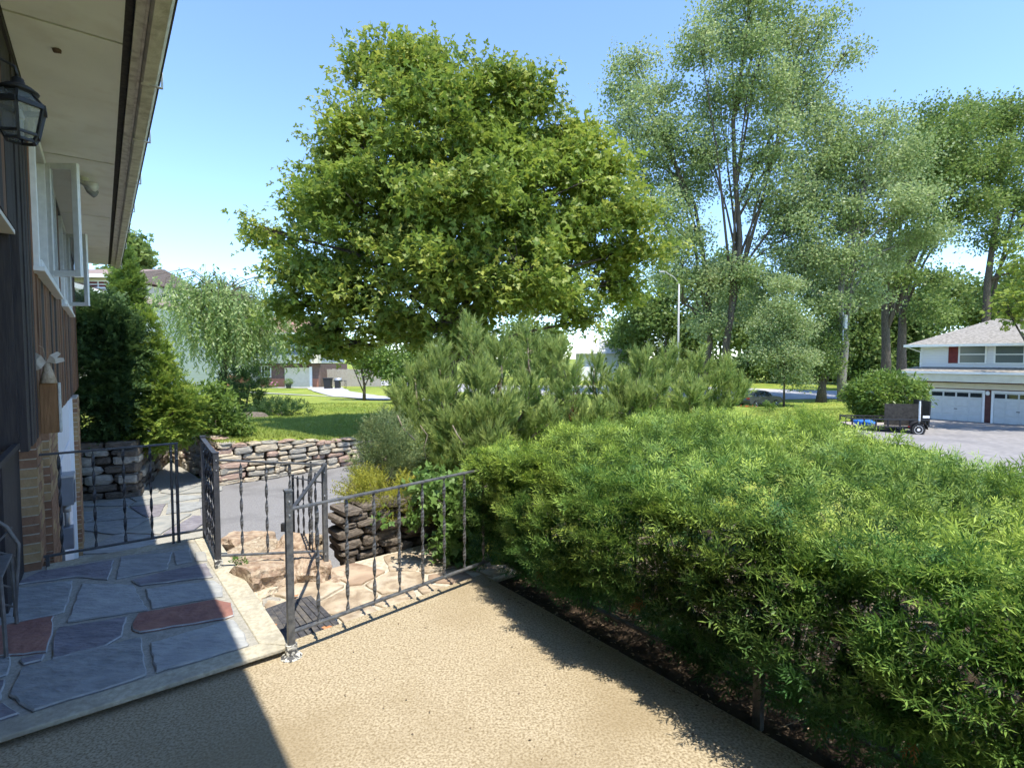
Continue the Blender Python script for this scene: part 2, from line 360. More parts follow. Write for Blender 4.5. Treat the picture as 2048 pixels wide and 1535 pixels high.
# ---- scattering of many small faces into one mesh (foliage)
class Tpl:
    def __init__(s, verts, faces, tip=None):
        s.v = np.array(verts, float); s.tip = np.zeros(len(s.v)) if tip is None else np.array(tip, float)
        s.lt = np.array([len(f) for f in faces]); s.li = np.array([i for f in faces for i in f])
def frames(axis, nrm, jit=0.0):
    axis = axis / (np.linalg.norm(axis, axis=1, keepdims=True) + 1e-9)
    nrm = nrm + rng.normal(0, 1, nrm.shape) * jit
    x = np.cross(axis, nrm); x /= (np.linalg.norm(x, axis=1, keepdims=True) + 1e-9)
    z = np.cross(x, axis)
    return np.stack([x, axis, z], axis=2)
def scatter(name, tpls, pos, Rm, scl, rnd, mat, parent=None, tipf=None, kind=None, extra=None):
    N = len(pos); which = rng.integers(0, len(tpls), N)
    if tipf is None: tipf = np.ones(N)
    V, T, LT, LI = [], [], [], []; off = 0
    for k, t in enumerate(tpls):
        ix = np.where(which == k)[0]
        if len(ix) == 0: continue
        n = len(ix); nv = len(t.v)
        vv = np.einsum('nij,vj->nvi', Rm[ix], t.v) * scl[ix][:, None, None] + pos[ix][:, None, :]
        V.append(vv.reshape(-1, 3))
        tt = np.zeros((n, nv, 4)); tt[:, :, 0] = rnd[ix][:, None]; tt[:, :, 1] = t.tip[None, :] * tipf[ix][:, None]; tt[:, :, 3] = 1
        T.append(tt.reshape(-1, 4))
        LT.append(np.tile(t.lt, n)); LI.append((t.li[None, :] + (np.arange(n) * nv)[:, None]).reshape(-1) + off)
        off += n * nv
    V = np.concatenate(V); T = np.concatenate(T); LT = np.concatenate(LT); LI = np.concatenate(LI)
    if parent is not None:
        m = np.array(part_inv(parent)); V = V @ m[:3, :3].T + m[:3, 3]
    me = bpy.data.meshes.new(name)
    me.vertices.add(len(V)); me.vertices.foreach_set('co', V.astype(np.float32).ravel())
    me.loops.add(len(LI)); me.loops.foreach_set('vertex_index', LI.astype(np.int32))
    me.polygons.add(len(LT)); ls = np.concatenate([[0], np.cumsum(LT)[:-1]])
    me.polygons.foreach_set('loop_start', ls.astype(np.int32)); me.polygons.foreach_set('loop_total', LT.astype(np.int32))
    me.update(calc_edges=True)
    a = me.attributes.new('tint', 'FLOAT_COLOR', 'POINT'); a.data.foreach_set('color', np.clip(T, 0, 1).astype(np.float32).ravel())
    o = link(name, me, parent, mat)
    if kind: o['kind'] = kind
    return o
def unit(a): return a / (np.linalg.norm(a, axis=-1, keepdims=True) + 1e-9)
def randdir(n): return unit(rng.normal(0, 1, (n, 3)))
def sph(n):
    return randdir(n)
# ---- leaf templates (axis +Y, face normal +Z)
def needle_spray(n=12, L=0.15, nl=0.026, w=0.0042, lat=3, droop=0.05):
    v, f, tp = [], [], []
    def quad(p, d, l, nrm, tip, ww=w):
        d = d / np.linalg.norm(d); s_ = np.cross(d, nrm); s_ /= np.linalg.norm(s_)
        b = len(v)
        v.extend([p, p + d * l * 0.45 + s_ * ww, p + d * l, p + d * l * 0.45 - s_ * ww]); f.append((b, b + 1, b + 2, b + 3)); tp.extend([tip * 0.8, tip, tip, tip])
    def shoot(p0, d, L_, n_, nl_, tipbase):
        d = d / np.linalg.norm(d); up = np.array([0, 0, 1.0]); s_ = np.cross(d, up); s_ /= np.linalg.norm(s_)
        quad(p0, d, L_, up, tipbase * 0.5, w * 0.5)
        for i in range(n_):
            t = (i + 0.6) / n_; p = p0 + d * L_ * t + up * (-droop * L_ * t * t)
            for sd in (-1, 1):
                a = 1.05 - 0.55 * t + rng.normal(0, 0.12)
                dd = d * math.cos(a) + s_ * sd * math.sin(a) + up * rng.uniform(-0.25, 0.8)
                quad(p, dd, nl_ * (1 - 0.35 * t) * rng.uniform(0.8, 1.15), up + s_ * rng.normal(0, 0.3), np.clip((t + .15) * 0.95 * tipbase, 0, 1))
    shoot(np.zeros(3), np.array([0, 1.0, 0]), L, n, nl, 1.0)
    for k in range(lat):
        t = 0.15 + 0.6 * k / max(lat, 1); sd = 1 if k % 2 else -1
        a = rng.uniform(0.6, 0.95)
        shoot(np.array([0, L * t, 0]), np.array([sd * math.sin(a), math.cos(a), rng.uniform(0.0, 0.35)]), L * rng.uniform(0.45, 0.65), max(4, int(n * 0.55)), nl * 0.92, rng.uniform(0.6, 1.0))
    return Tpl(v, f, tp)
def yew_sprig(n=14, L=0.078, nl=0.037, w=0.0026, lat=2):
    v, f, tp = [], [], []
    def quad(p, d, l, s_, tip, ww):
        b = len(v); v.extend([p, p + d * l * 0.4 + s_ * ww, p + d * l, p + d * l * 0.4 - s_ * ww]); f.append((b, b + 1, b + 2, b + 3)); tp.extend([tip * .7, tip, tip, tip])
    def shoot(p0, d, L_, n_, k_):
        d = d / np.linalg.norm(d); up = np.array([0, 0, 1.0]); sd = np.cross(d, up); sd /= np.linalg.norm(sd); u2 = np.cross(sd, d)
        quad(p0, d, L_, sd, .3 * k_, .0016)
        for i in range(n_):
            t = (i + rng.random()) / n_; a = i * 2.399 + rng.normal(0, .2); op = 1.2 - .75 * t + rng.normal(0, .1)
            rad = sd * math.cos(a) + u2 * (math.sin(a) * .55 + .12); rad /= np.linalg.norm(rad)
            dd = d * math.cos(op) + rad * math.sin(op); s_ = np.cross(dd, u2); s_ /= (np.linalg.norm(s_) + 1e-6)
            quad(p0 + d * L_ * t, dd, nl * (1 - .25 * t) * rng.uniform(.8, 1.15), s_, np.clip((.25 + t) * k_, 0, 1), w)
    shoot(np.zeros(3), np.array([0, 1.0, 0]), L, n, 1.0)
    for k in range(lat):
        a = rng.uniform(.55, .95); sg = 1 if k % 2 else -1
        shoot(np.array([0, L * (.1 + .25 * k), 0]), np.array([sg * math.sin(a), math.cos(a), rng.uniform(-.05, .3)]), L * rng.uniform(.6, .8), int(n * .5), rng.uniform(.7, 1.0))
    return Tpl(v, f, tp)
def pine_shoot(n=70, L=0.22, nl=0.10, w=0.0035):
    v, f, tp = [], [], []
    for i in range(n):
        t = (i + rng.random()) / n; a = rng.uniform(0, 2 * math.pi)
        op = rng.uniform(0.45, 0.85) * (1.1 - 0.5 * t)
        d = np.array([math.cos(a) * math.sin(op), math.cos(op), math.sin(a) * math.sin(op)])
        s_ = np.cross(d, rng.normal(0, 1, 3)); s_ /= np.linalg.norm(s_)
        p = np.array([0, L * t, 0]); l = nl * rng.uniform(0.75, 1.1); b = len(v)
        v.extend([p + s_ * w, p - s_ * w, p + d * l]); f.append((b, b + 1, b + 2)); tp.extend([t * t * 0.7] * 2 + [0.2 + 0.5 * t])
    b = len(v); v.extend([np.array([-0.004, 0, 0]), np.array([0.004, 0, 0]), np.array([0, L, 0])]); f.append((b, b + 1, b + 2)); tp.extend([0.9, 0.9, 1])
    return Tpl(v, f, tp)
def maple_leaf():
    v, f = [(0, .30, .02)], []
    for a, r, w_ in ((-45, .50, .24), (25, .85, .26), (90, 1.0, .28), (155, .85, .26), (225, .50, .24)):
        c, s_ = math.cos(R(a)), math.sin(R(a)); b = len(v); dz = -.10 * r
        v += [(c * r * .5 + s_ * w_, .30 + s_ * r * .5 - c * w_, dz * .4), (c * r, .30 + s_ * r, dz + rng.normal(0, .03)), (c * r * .5 - s_ * w_, .30 + s_ * r * .5 + c * w_, dz * .4)]
        f.append((0, b, b + 1, b + 2))
    return Tpl(v, f, [.3] * len(v))
def maple_small():
    v, f = [(0, .25, .02)], []
    for a, r, w_ in ((10, .78, .27), (90, 1.0, .30), (170, .78, .27)):
        c, s_ = math.cos(R(a)), math.sin(R(a)); b = len(v)
        v += [(c * r * .45 + s_ * w_, .25 + s_ * r * .45 - c * w_, -.03), (c * r, .25 + s_ * r, -.12 * r + rng.normal(0, .04)), (c * r * .45 - s_ * w_, .25 + s_ * r * .45 + c * w_, -.03)]
        f.append((0, b, b + 1, b + 2))
    return Tpl(v, f, [.3] * len(v))
def flat_leaf(wd=0.4):
    return Tpl([(0, 0, 0), (wd / 2, 0.45, .06), (0, 1, -0.05), (-wd / 2, 0.45, .06)], [(0, 1, 2, 3)], [0.1, .3, .5, .3])
def oval_leaf(wd=0.4, fold=0.12):
    return Tpl([(0, 0, 0), (wd / 2, 0.45, fold), (0, 1, -0.05), (-wd / 2, 0.45, fold), (0, .5, 0)], [(0, 1, 2, 4), (0, 4, 2, 3)], [0.1, .3, .5, .3, .2])
def cluster(leaf, n, rad, flat=0.6, size=1.0, up=0.6, sizej=0.25):
    V, Fs, Tp = [], [], []
    for i in range(n):
        p = rng.normal(0, 1, 3); p /= np.linalg.norm(p); p *= rad * rng.random() ** 0.45; p[2] *= flat
        ax = p / (np.linalg.norm(p) + 1e-6) + rng.normal(0, 0.6, 3); ax[2] -= 0.25; ax /= np.linalg.norm(ax)
        nr = np.array([0, 0, up]) + rng.normal(0, 0.45, 3)
        x = np.cross(ax, nr); x /= np.linalg.norm(x); z = np.cross(x, ax)
        s_ = size * rng.uniform(1 - sizej, 1 + sizej); b = len(V)
        for q in leaf.v: V.append(p + (x * q[0] + ax * q[1] + z * q[2]) * s_)
        k = 0
        for lt in leaf.lt: Fs.append(tuple(leaf.li[k:k + lt] + b)); k += lt
        tv = rng.random() ** 2
        Tp.extend([tv] * len(leaf.v))
    return Tpl(V, Fs, Tp)
def strand(n=14, L=1.0, size=0.09, leaf=None):   # hanging twig with leaves
    V, Fs, Tp = [], [], []
    for i in range(n):
        t = (i + 0.5) / n; p = np.array([0.06 * math.sin(t * 3 + i), L * t, 0.05 * math.cos(t * 4)])
        a = rng.uniform(0, 6.28); ax = np.array([0.7 * math.cos(a), 0.75, 0.7 * math.sin(a)]); ax /= np.linalg.norm(ax)
        nr = rng.normal(0, 1, 3); x = np.cross(ax, nr); x /= np.linalg.norm(x); z = np.cross(x, ax); b = len(V)
        for q in leaf.v: V.append(p + (x * q[0] + ax * q[1] + z * q[2]) * size * rng.uniform(.8, 1.2))
        k = 0
        for lt in leaf.lt: Fs.append(tuple(leaf.li[k:k + lt] + b)); k += lt
        Tp.extend([rng.random()] * len(leaf.v))
    b = len(V); V.extend([np.array([-.004, 0, 0]), np.array([.004, 0, 0]), np.array([.002, L, 0]), np.array([-.002, L, 0])]); Fs.append((b, b + 1, b + 2, b + 3)); Tp.extend([0] * 4)
    return Tpl(V, Fs, Tp)
import bmesh
from mathutils import noise as mnoise
# ------------------------------------------------------------------ polygons
def clip_poly(poly, p, n):            # keep side where (q-p).n <= 0, 2D
    out = []
    for i in range(len(poly)):
        a, b = poly[i], poly[(i + 1) % len(poly)]
        da, db = (a - p).dot(n), (b - p).dot(n)
        if da <= 0: out.append(a)
        if (da < 0 < db) or (db < 0 < da): out.append(a + (b - a) * (da / (da - db)))
    return out
def voronoi(bound, sites):
    cells = []
    for i, s_ in enumerate(sites):
        poly = [Vector(p) for p in bound]
        for j, q in enumerate(sites):
            if i != j and poly: poly = clip_poly(poly, (s_ + q) / 2, (q - s_))
        cells.append(poly)
    return cells
def inset(poly, d):
    n = len(poly); area = sum(poly[i].x * poly[(i + 1) % n].y - poly[(i + 1) % n].x * poly[i].y for i in range(n))
    sg = 1 if area > 0 else -1; out = [p.copy() for p in poly]
    res = out
    for i in range(n):
        a, b = poly[i], poly[(i + 1) % n]; e = b - a
        if e.length < 1e-5: continue
        nr = Vector((e.y, -e.x)).normalized() * sg
        res = clip_poly(res, a - nr * d, nr)
        if len(res) < 3: return []
    return res
def rough_edge(poly, amp, step=0.06):
    out = []
    for i in range(len(poly)):
        a, b = poly[i], poly[(i + 1) % len(poly)]; L = (b - a).length; k = max(1, int(L / step))
        nr = Vector((b.y - a.y, a.x - b.x)); nr = nr.normalized() if nr.length > 1e-6 else nr
        for j in range(k):
            t = j / k; q = a.lerp(b, t)
            out.append(q + nr * random.uniform(-amp, amp) * (1.0 if j else 0.4))
    return out
def inpoly(X, Y, poly):
    c = np.zeros(X.shape, bool); n = len(poly); j = n - 1
    for i in range(n):
        xi, yi, xj, yj = poly[i][0], poly[i][1], poly[j][0], poly[j][1]
        cond = ((yi > Y) != (yj > Y)) & (X < (xj - xi) * (Y - yi) / (yj - yi + 1e-12) + xi)
        c ^= cond; j = i
    return c
# ------------------------------------------------------------------ ground
LOW = -1.3
low_poly = [hw(-.55, 4.7), hw(-.55, 13.0), P(158, 1004, LOW), P(275, 993, LOW), P(322, 930, LOW), P(345, 922, LOW) + Vector((0, .3, 0)),
            P(398, 953, LOW), P(440, 972, LOW), P(560, 955, LOW), P(730, 925, LOW), Vector((-1.5, 13.4, 0)), Vector((3, 13.6, 0)), Vector((7, 14.5, 0)),
            Vector((7, 11, 0)), Vector((2.5, 10, 0)), hw(3.3, 8.0), hw(2.4, 6.0), hw(1.62, 4.4), hw(1.5, 3.9), hw(.7, 3.9), hw(.7, 4.8)]
CTRL = [(-6.5, 12.5, -.33), (-9, 12, -.15), (-12, 13, .0), (-4, 15, -.65), (-6, 17, -.55), (-3, 18, -.7), (-9, 22, -.7), (-21, 55, -1.5), (-10, 40, -1.2), (-30, 40, -.9), (-15, 30, -.9),
        (0, 26, -1.1), (-1.7, 15.5, -.65), (2, 15, -.8), (-1.0, 5.0, .28), (-.5, 5.6, .28), (0.2, 6.5, .2), (1.5, 7.5, .1), (3, 7.5, -.1), (2.8, 4.5, -.12), (2.3, 3.0, -.10), (3.5, 2, -.14), (2.0, 1.0, -.12),
        (4.0, 5, -.3), (6, 8, -.8), (8, 4, -.9), (12, 14, -1.7), (20, 22, -2.3), (22, 27, -2.42), (28, 33, -2.45), (32, 28, -2.4), (24, 51, -3.0), (10, 40, -2.5), (12, 28, -2.1), (0, 60, -2.6), (45, 60, -3.0),
        (30, 20, -2.3), (20, 8, -2.0), (40, 120, -3.2), (-60, 100, -1.6), (0, 150, -3.0), (60, 20, -2.5), (-40, 10, 0), (0, -10, -.4), (-3, 0, -.4), (0, 0, -.4), (0, 2.4, -.3), (-1, 3.2, -.3), (2, -6, -.3), (200, 300, -3.4), (-200, 300, -2), (0, 600, -3.2)]
CT = np.array(CTRL)
def ground_z(x, y):
    x = np.asarray(x, float); y = np.asarray(y, float)
    num = np.zeros(x.shape); den = np.zeros(x.shape)
    for cx, cy, cz in CT:
        wgt = 1.0 / ((x - cx) ** 2 + (y - cy) ** 2 + 0.15) ** 1.7
        num += wgt * cz; den += wgt
    return num / den
def gz(x, y): return float(ground_z(np.array([x]), np.array([y]))[0])
def axis_pts(lo, hi, fine_lo, fine_hi, st, grow=1.16):
    a = list(np.arange(fine_lo, fine_hi + 1e-6, st)); s_ = st; x = fine_hi
    while x < hi: s_ = s_ * grow; x += s_; a.append(x)
    s_ = st; x = fine_lo; pre = []
    while x > lo: s_ = s_ * grow; x -= s_; pre.append(x)
    return np.array(pre[::-1] + a)
xs = axis_pts(-900, 900, -12, 8, 0.16); ys = axis_pts(-120, 1500, 0, 16, 0.16)
X, Y = np.meshgrid(xs, ys); Z = ground_z(X, Y)
_lm = inpoly(X, Y, low_poly); _l2 = _lm.copy()
for _dy in (-1, 0, 1):
    for _dx in (-1, 0, 1): _l2 |= np.roll(np.roll(_lm, _dy, 0), _dx, 1)
def _force(poly, zmax):
    k = inpoly(X, Y, poly); Z[k] = np.minimum(Z[k], zmax)
_force([hw(-6, -8), hw(2.3, -8), hw(2.3, 4.25), hw(2.95, 4.3), hw(2.95, 3.3), hw(4.8, 3.6), hw(4.8, -8), hw(6, -8), hw(6, 4.2), hw(1.5, 4.5), hw(-6, 4.5)], -.45)
_force([hw(1.5, 4.2), hw(6, 4.2), hw(6, 8.2), hw(3.4, 8.2), hw(2.4, 6)], .05)
Z[_l2] = LOW - 0.06
nx, ny = len(xs), len(ys)
idx = np.arange(nx * ny).reshape(ny, nx)
fa = np.stack([idx[:-1, :-1], idx[:-1, 1:], idx[1:, 1:], idx[1:, :-1]], -1).reshape(-1, 4)
me = bpy.data.meshes.new('ground'); me.from_pydata(np.stack([X, Y, Z], -1).reshape(-1, 3).tolist(), [], fa.tolist()); me.update()
me.polygons.foreach_set('use_smooth', [True] * len(me.polygons))
tag(link('ground', me, None, 'lawn'), kind='structure')
def sheet(name, poly, mat, lift=0.03, step=0.8, flat=None):
    """thin sheet laid on the terrain"""
    poly = [Vector((p[0], p[1])) for p in poly]
    x0, x1 = min(p.x for p in poly), max(p.x for p in poly); y0, y1 = min(p.y for p in poly), max(p.y for p in poly)
    bm = bmesh.new(); vs_ = [bm.verts.new((p.x, p.y, 0)) for p in poly]; bm.faces.new(vs_)
    for ax, lo, hi in ((0, x0, x1), (1, y0, y1)):
        c = lo + step
        while c < hi:
            co = (c, 0, 0) if ax == 0 else (0, c, 0); no = (1, 0, 0) if ax == 0 else (0, 1, 0)
            bmesh.ops.bisect_plane(bm, geom=bm.verts[:] + bm.edges[:] + bm.faces[:], plane_co=co, plane_no=no); c += step
    for v in bm.verts: v.co.z = (gz(v.co.x, v.co.y) if flat is None else flat) + lift
    bmesh.ops.recalc_face_normals(bm, faces=bm.faces)
    me = bpy.data.meshes.new(name); bm.to_mesh(me); bm.free()
    if me.polygons[0].normal.z < 0: me.flip_normals()
    o = link(name, me, None, mat); o['kind'] = 'structure'; return o
# asphalt by the garage, in the hollow between the stone walls
drive_poly = [low_poly[i] for i in range(len(low_poly))]
sheet('driveway', [hw(-.5, 4.75), hw(-.5, 9.0), hw(1.2, 9.6), P(398, 1000, LOW), P(410, 955, LOW), P(440, 966, LOW), P(560, 949, LOW), P(730, 920, LOW), Vector((-1.5, 13.6)), Vector((3, 13.4)), Vector((6.8, 14.2)),
                   Vector((6.8, 11.2)), Vector((2.5, 10.2)), hw(3.25, 8.1), hw(2.3, 6.0), hw(1.5, 4.5), hw(.75, 4.2), hw(.72, 4.75)], 'asphalt', 0, 3.0, flat=LOW)
# flagged walk between the two stone walls
wb = [hw(-.5, 9.0), hw(-.5, 12.9), P(165, 1000, LOW), P(275, 990, LOW), P(324, 928, LOW), P(348, 924, LOW), P(396, 955, LOW), P(410, 962, LOW), P(398, 1000, LOW), hw(1.2, 9.6)]
walk = sheet('stone_walk', wb, 'mortar', 0.004, 3.0, flat=LOW)
wb2 = [Vector((p.x, p.y)) for p in wb]
bx0, bx1 = min(p.x for p in wb2), max(p.x for p in wb2); by0, by1 = min(p.y for p in wb2), max(p.y for p in wb2)
sites = []
while len(sites) < 64:
    q = Vector((random.uniform(bx0, bx1), random.uniform(by0, by1)))
    if inpoly(np.array([q.x]), np.array([q.y]), wb2)[0] and all((q - s_).length > 0.34 for s_ in sites): sites.append(q)
    elif random.random() < 0.002: break
box_b = [Vector((bx0, by0)), Vector((bx1, by0)), Vector((bx1, by1)), Vector((bx0, by1))]
for s_, c in zip(sites, voronoi(box_b, sites)):
    if max((p - s_).length for p in c) > 1.0: c = [s_ + (p - s_) * min(1, .55 / max((p - s_).length, .01)) for p in c]
    c = inset(c, 0.022)
    if len(c) < 3 or inpoly(np.array([p.x for p in c]), np.array([p.y for p in c]), wb2).mean() < .5: continue
    c = rough_edge(c, 0.012, 0.12); z = LOW + 0.022 + random.uniform(0, .006)
    fixn(MB().prism([Vector((p.x, p.y, z)) for p in c], (0, 0, -.016)).build('flagstone', random.choice(['slate_grey', 'slate_grey', 'slate_blue', 'slate_blue', 'slate_purple']), walk, local=True))
# ------------------------------------------------------------------ concrete patio
LF = 2.87     # u of landing front edge / patio far edge
o = MB().prism([hw(-1.5, -5), hw(2.12, -5), hw(2.12, 3.09), hw(.74, LF + .115), hw(.738, LF + .029), hw(-1.5, LF + .029)], (0, 0, -.35)).build('patio', 'concrete', kind='structure'); fixn(o)
# ------------------------------------------------------------------ flagstone landing
LZ = 0.05
o = MB().prism([hw(-1.6, LF + .03, LZ - .006), hw(.70, LF + .03, LZ - .006), hw(.70, 5.06, LZ - .006), hw(-1.6, 5.06, LZ - .006)], (0, 0, -1.5)).build('landing', 'mortar', kind='structure'); fixn(o)
landing = o
def zp(x, y): return (x * 620 / 1779, 1000 + y * 620 / 1779)
flags = [('slate_blue', [(-60, 725), (-60, 620), (40, 515), (420, 460), (400, 560), (372, 640), (300, 660)]),
 ('slate_light', [(385, 700), (465, 480), (640, 480), (765, 490), (800, 545), (850, 630)]),
 ('slate_light', [(830, 510), (1230, 460), (1275, 500), (1280, 550), (870, 620)]),
 ('slate_red', [(755, 745), (765, 690), (790, 650), (1240, 570), (1330, 590), (1345, 660), (1290, 680), (800, 760)]),
 ('slate_light', [(860, 820), (1340, 685), (1400, 760), (1430, 830), (890, 990)]),
 ('slate_blue', [(55, 1120), (125, 960), (810, 785), (840, 1005), (190, 1210)]),
 ('slate_purple', [(295, 910), (310, 790), (335, 730), (730, 670), (700, 780), (600, 840)]),
 ('slate_red', [(-80, 735), (310, 665), (290, 800), (270, 870), (-80, 900)]),
 ('slate_purple', [(105, 915), (260, 880), (245, 915), (130, 945)]),
 ('slate_blue', [(-60, 915), (60, 890), (45, 1000), (-60, 1030)]),
 ('slate_purple', [(-60, 1165), (20, 1165), (115, 1220), (-60, 1280)]),
 ('slate_purple', [(-60, 1045), (30, 1030), (10, 1140), (-60, 1150)]),
 ('slate_purple', [(65, 490), (160, 440), (240, 405), (655, 345), (620, 455), (430, 440)]),
 ('slate_blue', [(665, 452), (692, 325), (990, 297), (960, 395)]),
 ('slate_blue', [(1000, 345), (995, 297), (1085, 270), (1105, 352), (1010, 368)]),
 ('slate_grey', [(1118, 300), (1175, 295), (1190, 345), (1120, 350)]),
 ('slate_purple', [(750, 462), (970, 405), (1185, 360), (1225, 440), (800, 490)]),
 ('slate_purple', [(-60, 600), (-60, 530), (30, 500), (20, 525)]),]
for mname, pl in flags:
    pts = [P(*zp(x, y), LZ) for x, y in pl]
    pl2 = rough_edge([Vector((p.x, p.y)) for p in pts], 0.006, 0.05)
    o = fixn(MB().prism([Vector((p.x, p.y, LZ + 0.005 + random.uniform(0, .003))) for p in pl2], (0, 0, -.016)).build('flagstone', mname, landing, local=True, bev=0.006))
    o.data.materials.append(MATS['slate_edge']); o.modifiers[0].material = 1; o.modifiers[0].segments = 1
# concrete rim of the landing: front, right and back strips
fixn(MB().prism([hw(-1.6, LF - .025, LZ), hw(.735, LF - .025, LZ), hw(.61, LF + .10, LZ), hw(-1.6, LF + .10, LZ)], (0, 0, -.024)).build('rim', 'border', landing, local=True, bev=0.006))
fixn(MB().prism([hw(.735, LF - .010, LZ + .001), hw(.718, 5.08, LZ + .001), hw(.56, 5.08, LZ + .001), hw(.61, LF + .102, LZ + .001)], (0, 0, -.06)).build('rim', 'border', landing, local=True, bev=0.006))
fixn(MB().prism([hw(-.36, 4.96, LZ + .002), hw(.558, 4.96, LZ + .002), hw(.558, 5.08, LZ + .002), hw(-.36, 5.08, LZ + .002)], (0, 0, -.06)).build('rim', 'border', landing, local=True, bev=0.006))
# ------------------------------------------------------------------ stone terrace beyond the railing
TZ = -0.055
terr = MB().prism([hw(.725, LF + .1, TZ), hw(2.75, 3.08, TZ), hw(2.75, 4.05, TZ), hw(1.40, 4.0, TZ), hw(1.2, 3.78, TZ), hw(.725, 3.78, TZ)], (0, 0, -1.4)).build('stone_terrace', 'slab_mortar', kind='structure'); fixn(terr)
tb = [Vector(hw(v, u)[:2]) for v, u in ((.78, 3.03), (2.7, 3.12), (2.7, 3.99), (1.42, 3.96), (1.2, 3.74), (.78, 3.74))]
bx0, bx1 = min(p.x for p in tb), max(p.x for p in tb); by0, by1 = min(p.y for p in tb), max(p.y for p in tb)
sites = []
for _ in range(4000):
    q = Vector((random.uniform(bx0, bx1), random.uniform(by0, by1)))
    if inpoly(np.array([q.x]), np.array([q.y]), tb)[0] and all((q - s_).length > 0.27 for s_ in sites): sites.append(q)
for s_, c in zip(sites, voronoi([Vector((bx0, by0)), Vector((bx1, by0)), Vector((bx1, by1)), Vector((bx0, by1))], sites)):
    c = [s_ + (p - s_) * min(1, .30 / max((p - s_).length, .01)) for p in c]
    c = inset(c, 0.014)
    if len(c) < 3: continue
    for i in range(len(tb)):      # keep inside the terrace
        a, b = tb[i], tb[(i + 1) % len(tb)]; e = b - a; nr = Vector((e.y, -e.x))
        if (sum((p for p in tb), Vector((0, 0))) / len(tb) - a).dot(nr) > 0: nr = -nr
        if i not in (3, 4): c = clip_poly(c, a, nr)
        if len(c) < 3: break
    if len(c) < 3: continue
    c = rough_edge(c, 0.008, 0.06); z = TZ + random.uniform(.008, .02)
    fixn(MB().prism([Vector((p.x, p.y, z)) for p in c], (0, 0, -.04)).build('slab', random.choice(['slab', 'slab', 'boulder']), terr, local=True, bev=0.006))
# boulders used as rough steps down to the driveway
def boulder_mesh(seed, subd=4, rough=0.30):
    rb = random.Random(seed * 7 + 3); cuts = []
    for _ in range(11):
        n_ = Vector((rb.gauss(0, 1), rb.gauss(0, 1), rb.gauss(0, 1))).normalized(); cuts.append((n_, rb.uniform(.52, .80)))
    cuts.append((Vector((rb.uniform(-.12, .12), rb.uniform(-.12, .12), 1)).normalized(), .66))
    bm = bmesh.new(); bmesh.ops.create_icosphere(bm, subdivisions=subd, radius=1)
    off = Vector((seed * 3.7, seed * 1.3, seed * 7.1))
    for v in bm.verts:
        p = v.co.copy(); q = Vector([math.copysign(abs(c) ** 0.62, c) for c in p])
        q *= 0.86 + rough * mnoise.noise(p * 1.1 + off) + rough * .55 * mnoise.noise(p * 2.7 + off) + .08 * mnoise.noise(p * 6 + off) + .035 * mnoise.noise(p * 15 + off)
        for n_, d_ in cuts:
            e_ = q.dot(n_) - d_
            if e_ > 0: q = q - n_ * e_
        q += p * (.030 * mnoise.noise(p * 5 + off) + .022 * mnoise.noise(p * 13 + off))
        v.co = q * 1.22
    me = bpy.data.meshes.new('boulder'); bm.to_mesh(me); bm.free()
    return me
BSH = [boulder_mesh(i + 1) for i in range(8)]
steps = empty('boulder_steps', hw(1.0, 4.3, -.6), 'rough brown boulder steps leading from black mat down to the asphalt', 'steps')
def place(me, name, parent, loc, scale, rotz, mat, tilt=(0, 0)):
    m2 = me.copy() if len(me.materials) and me.materials[0] != MATS[mat] else me
    if m2 is not me: m2.materials.clear()
    o = link(name, m2, parent, mat)
    Mx = Matrix.LocRotScale(Vector(loc), Matrix.Rotation(rotz, 3, 'Z').to_quaternion() @ Matrix.Rotation(tilt[0], 3, 'X').to_quaternion() @ Matrix.Rotation(tilt[1], 3, 'Y').to_quaternion(), Vector(scale))
    o.matrix_local = part_inv(parent) @ Mx if parent is not None else Mx
    return o
for i, (v, u, z, sv, su, sz, rz, mt) in enumerate([(.86, 4.05, -.08, .18, .22, .21, .2, 'boulder'), (1.17, 4.03, -.10, .16, .24, .22, -.3, 'boulder'), (1.31, 3.76, -.16, .11, .13, .15, .5, 'boulder'),
        (.84, 4.52, -.20, .22, .25, .22, .1, 'boulder'), (1.20, 4.46, -.22, .20, .22, .22, .6, 'boulder'), (.93, 4.98, -.24, .26, .25, .22, .3, 'slab'), (1.34, 4.84, -.25, .20, .22, .22, -.2, 'boulder'),
        (1.08, 5.36, -.28, .26, .2, .22, 0.5, 'boulder'), (1.46, 5.12, -.30, .18, .2, .22, .2, 'slab'), (.8, 3.83, -.10, .08, .1, .10, .4, 'stone_a'), (.84, 3.66, -.09, .07, .08, .05, .9, 'stone_c'), (1.0, 3.72, -.10, .08, .06, .05, .3, 'stone_a')]):
    for p_ in [place(BSH[i % 8], 'boulder', steps, hw(v, u, z), (sv * 1.08, su * 1.08, sz), YAW + rz, mt, (random.uniform(-.12, .12), random.uniform(-.12, .12)))]: pass
    core = MB().lathe(hw(v, u, 0), [(min(sv, su) * .95, LOW - .02), (min(sv, su) * .85, z)], 10).build('footing', 'stone_d', steps)
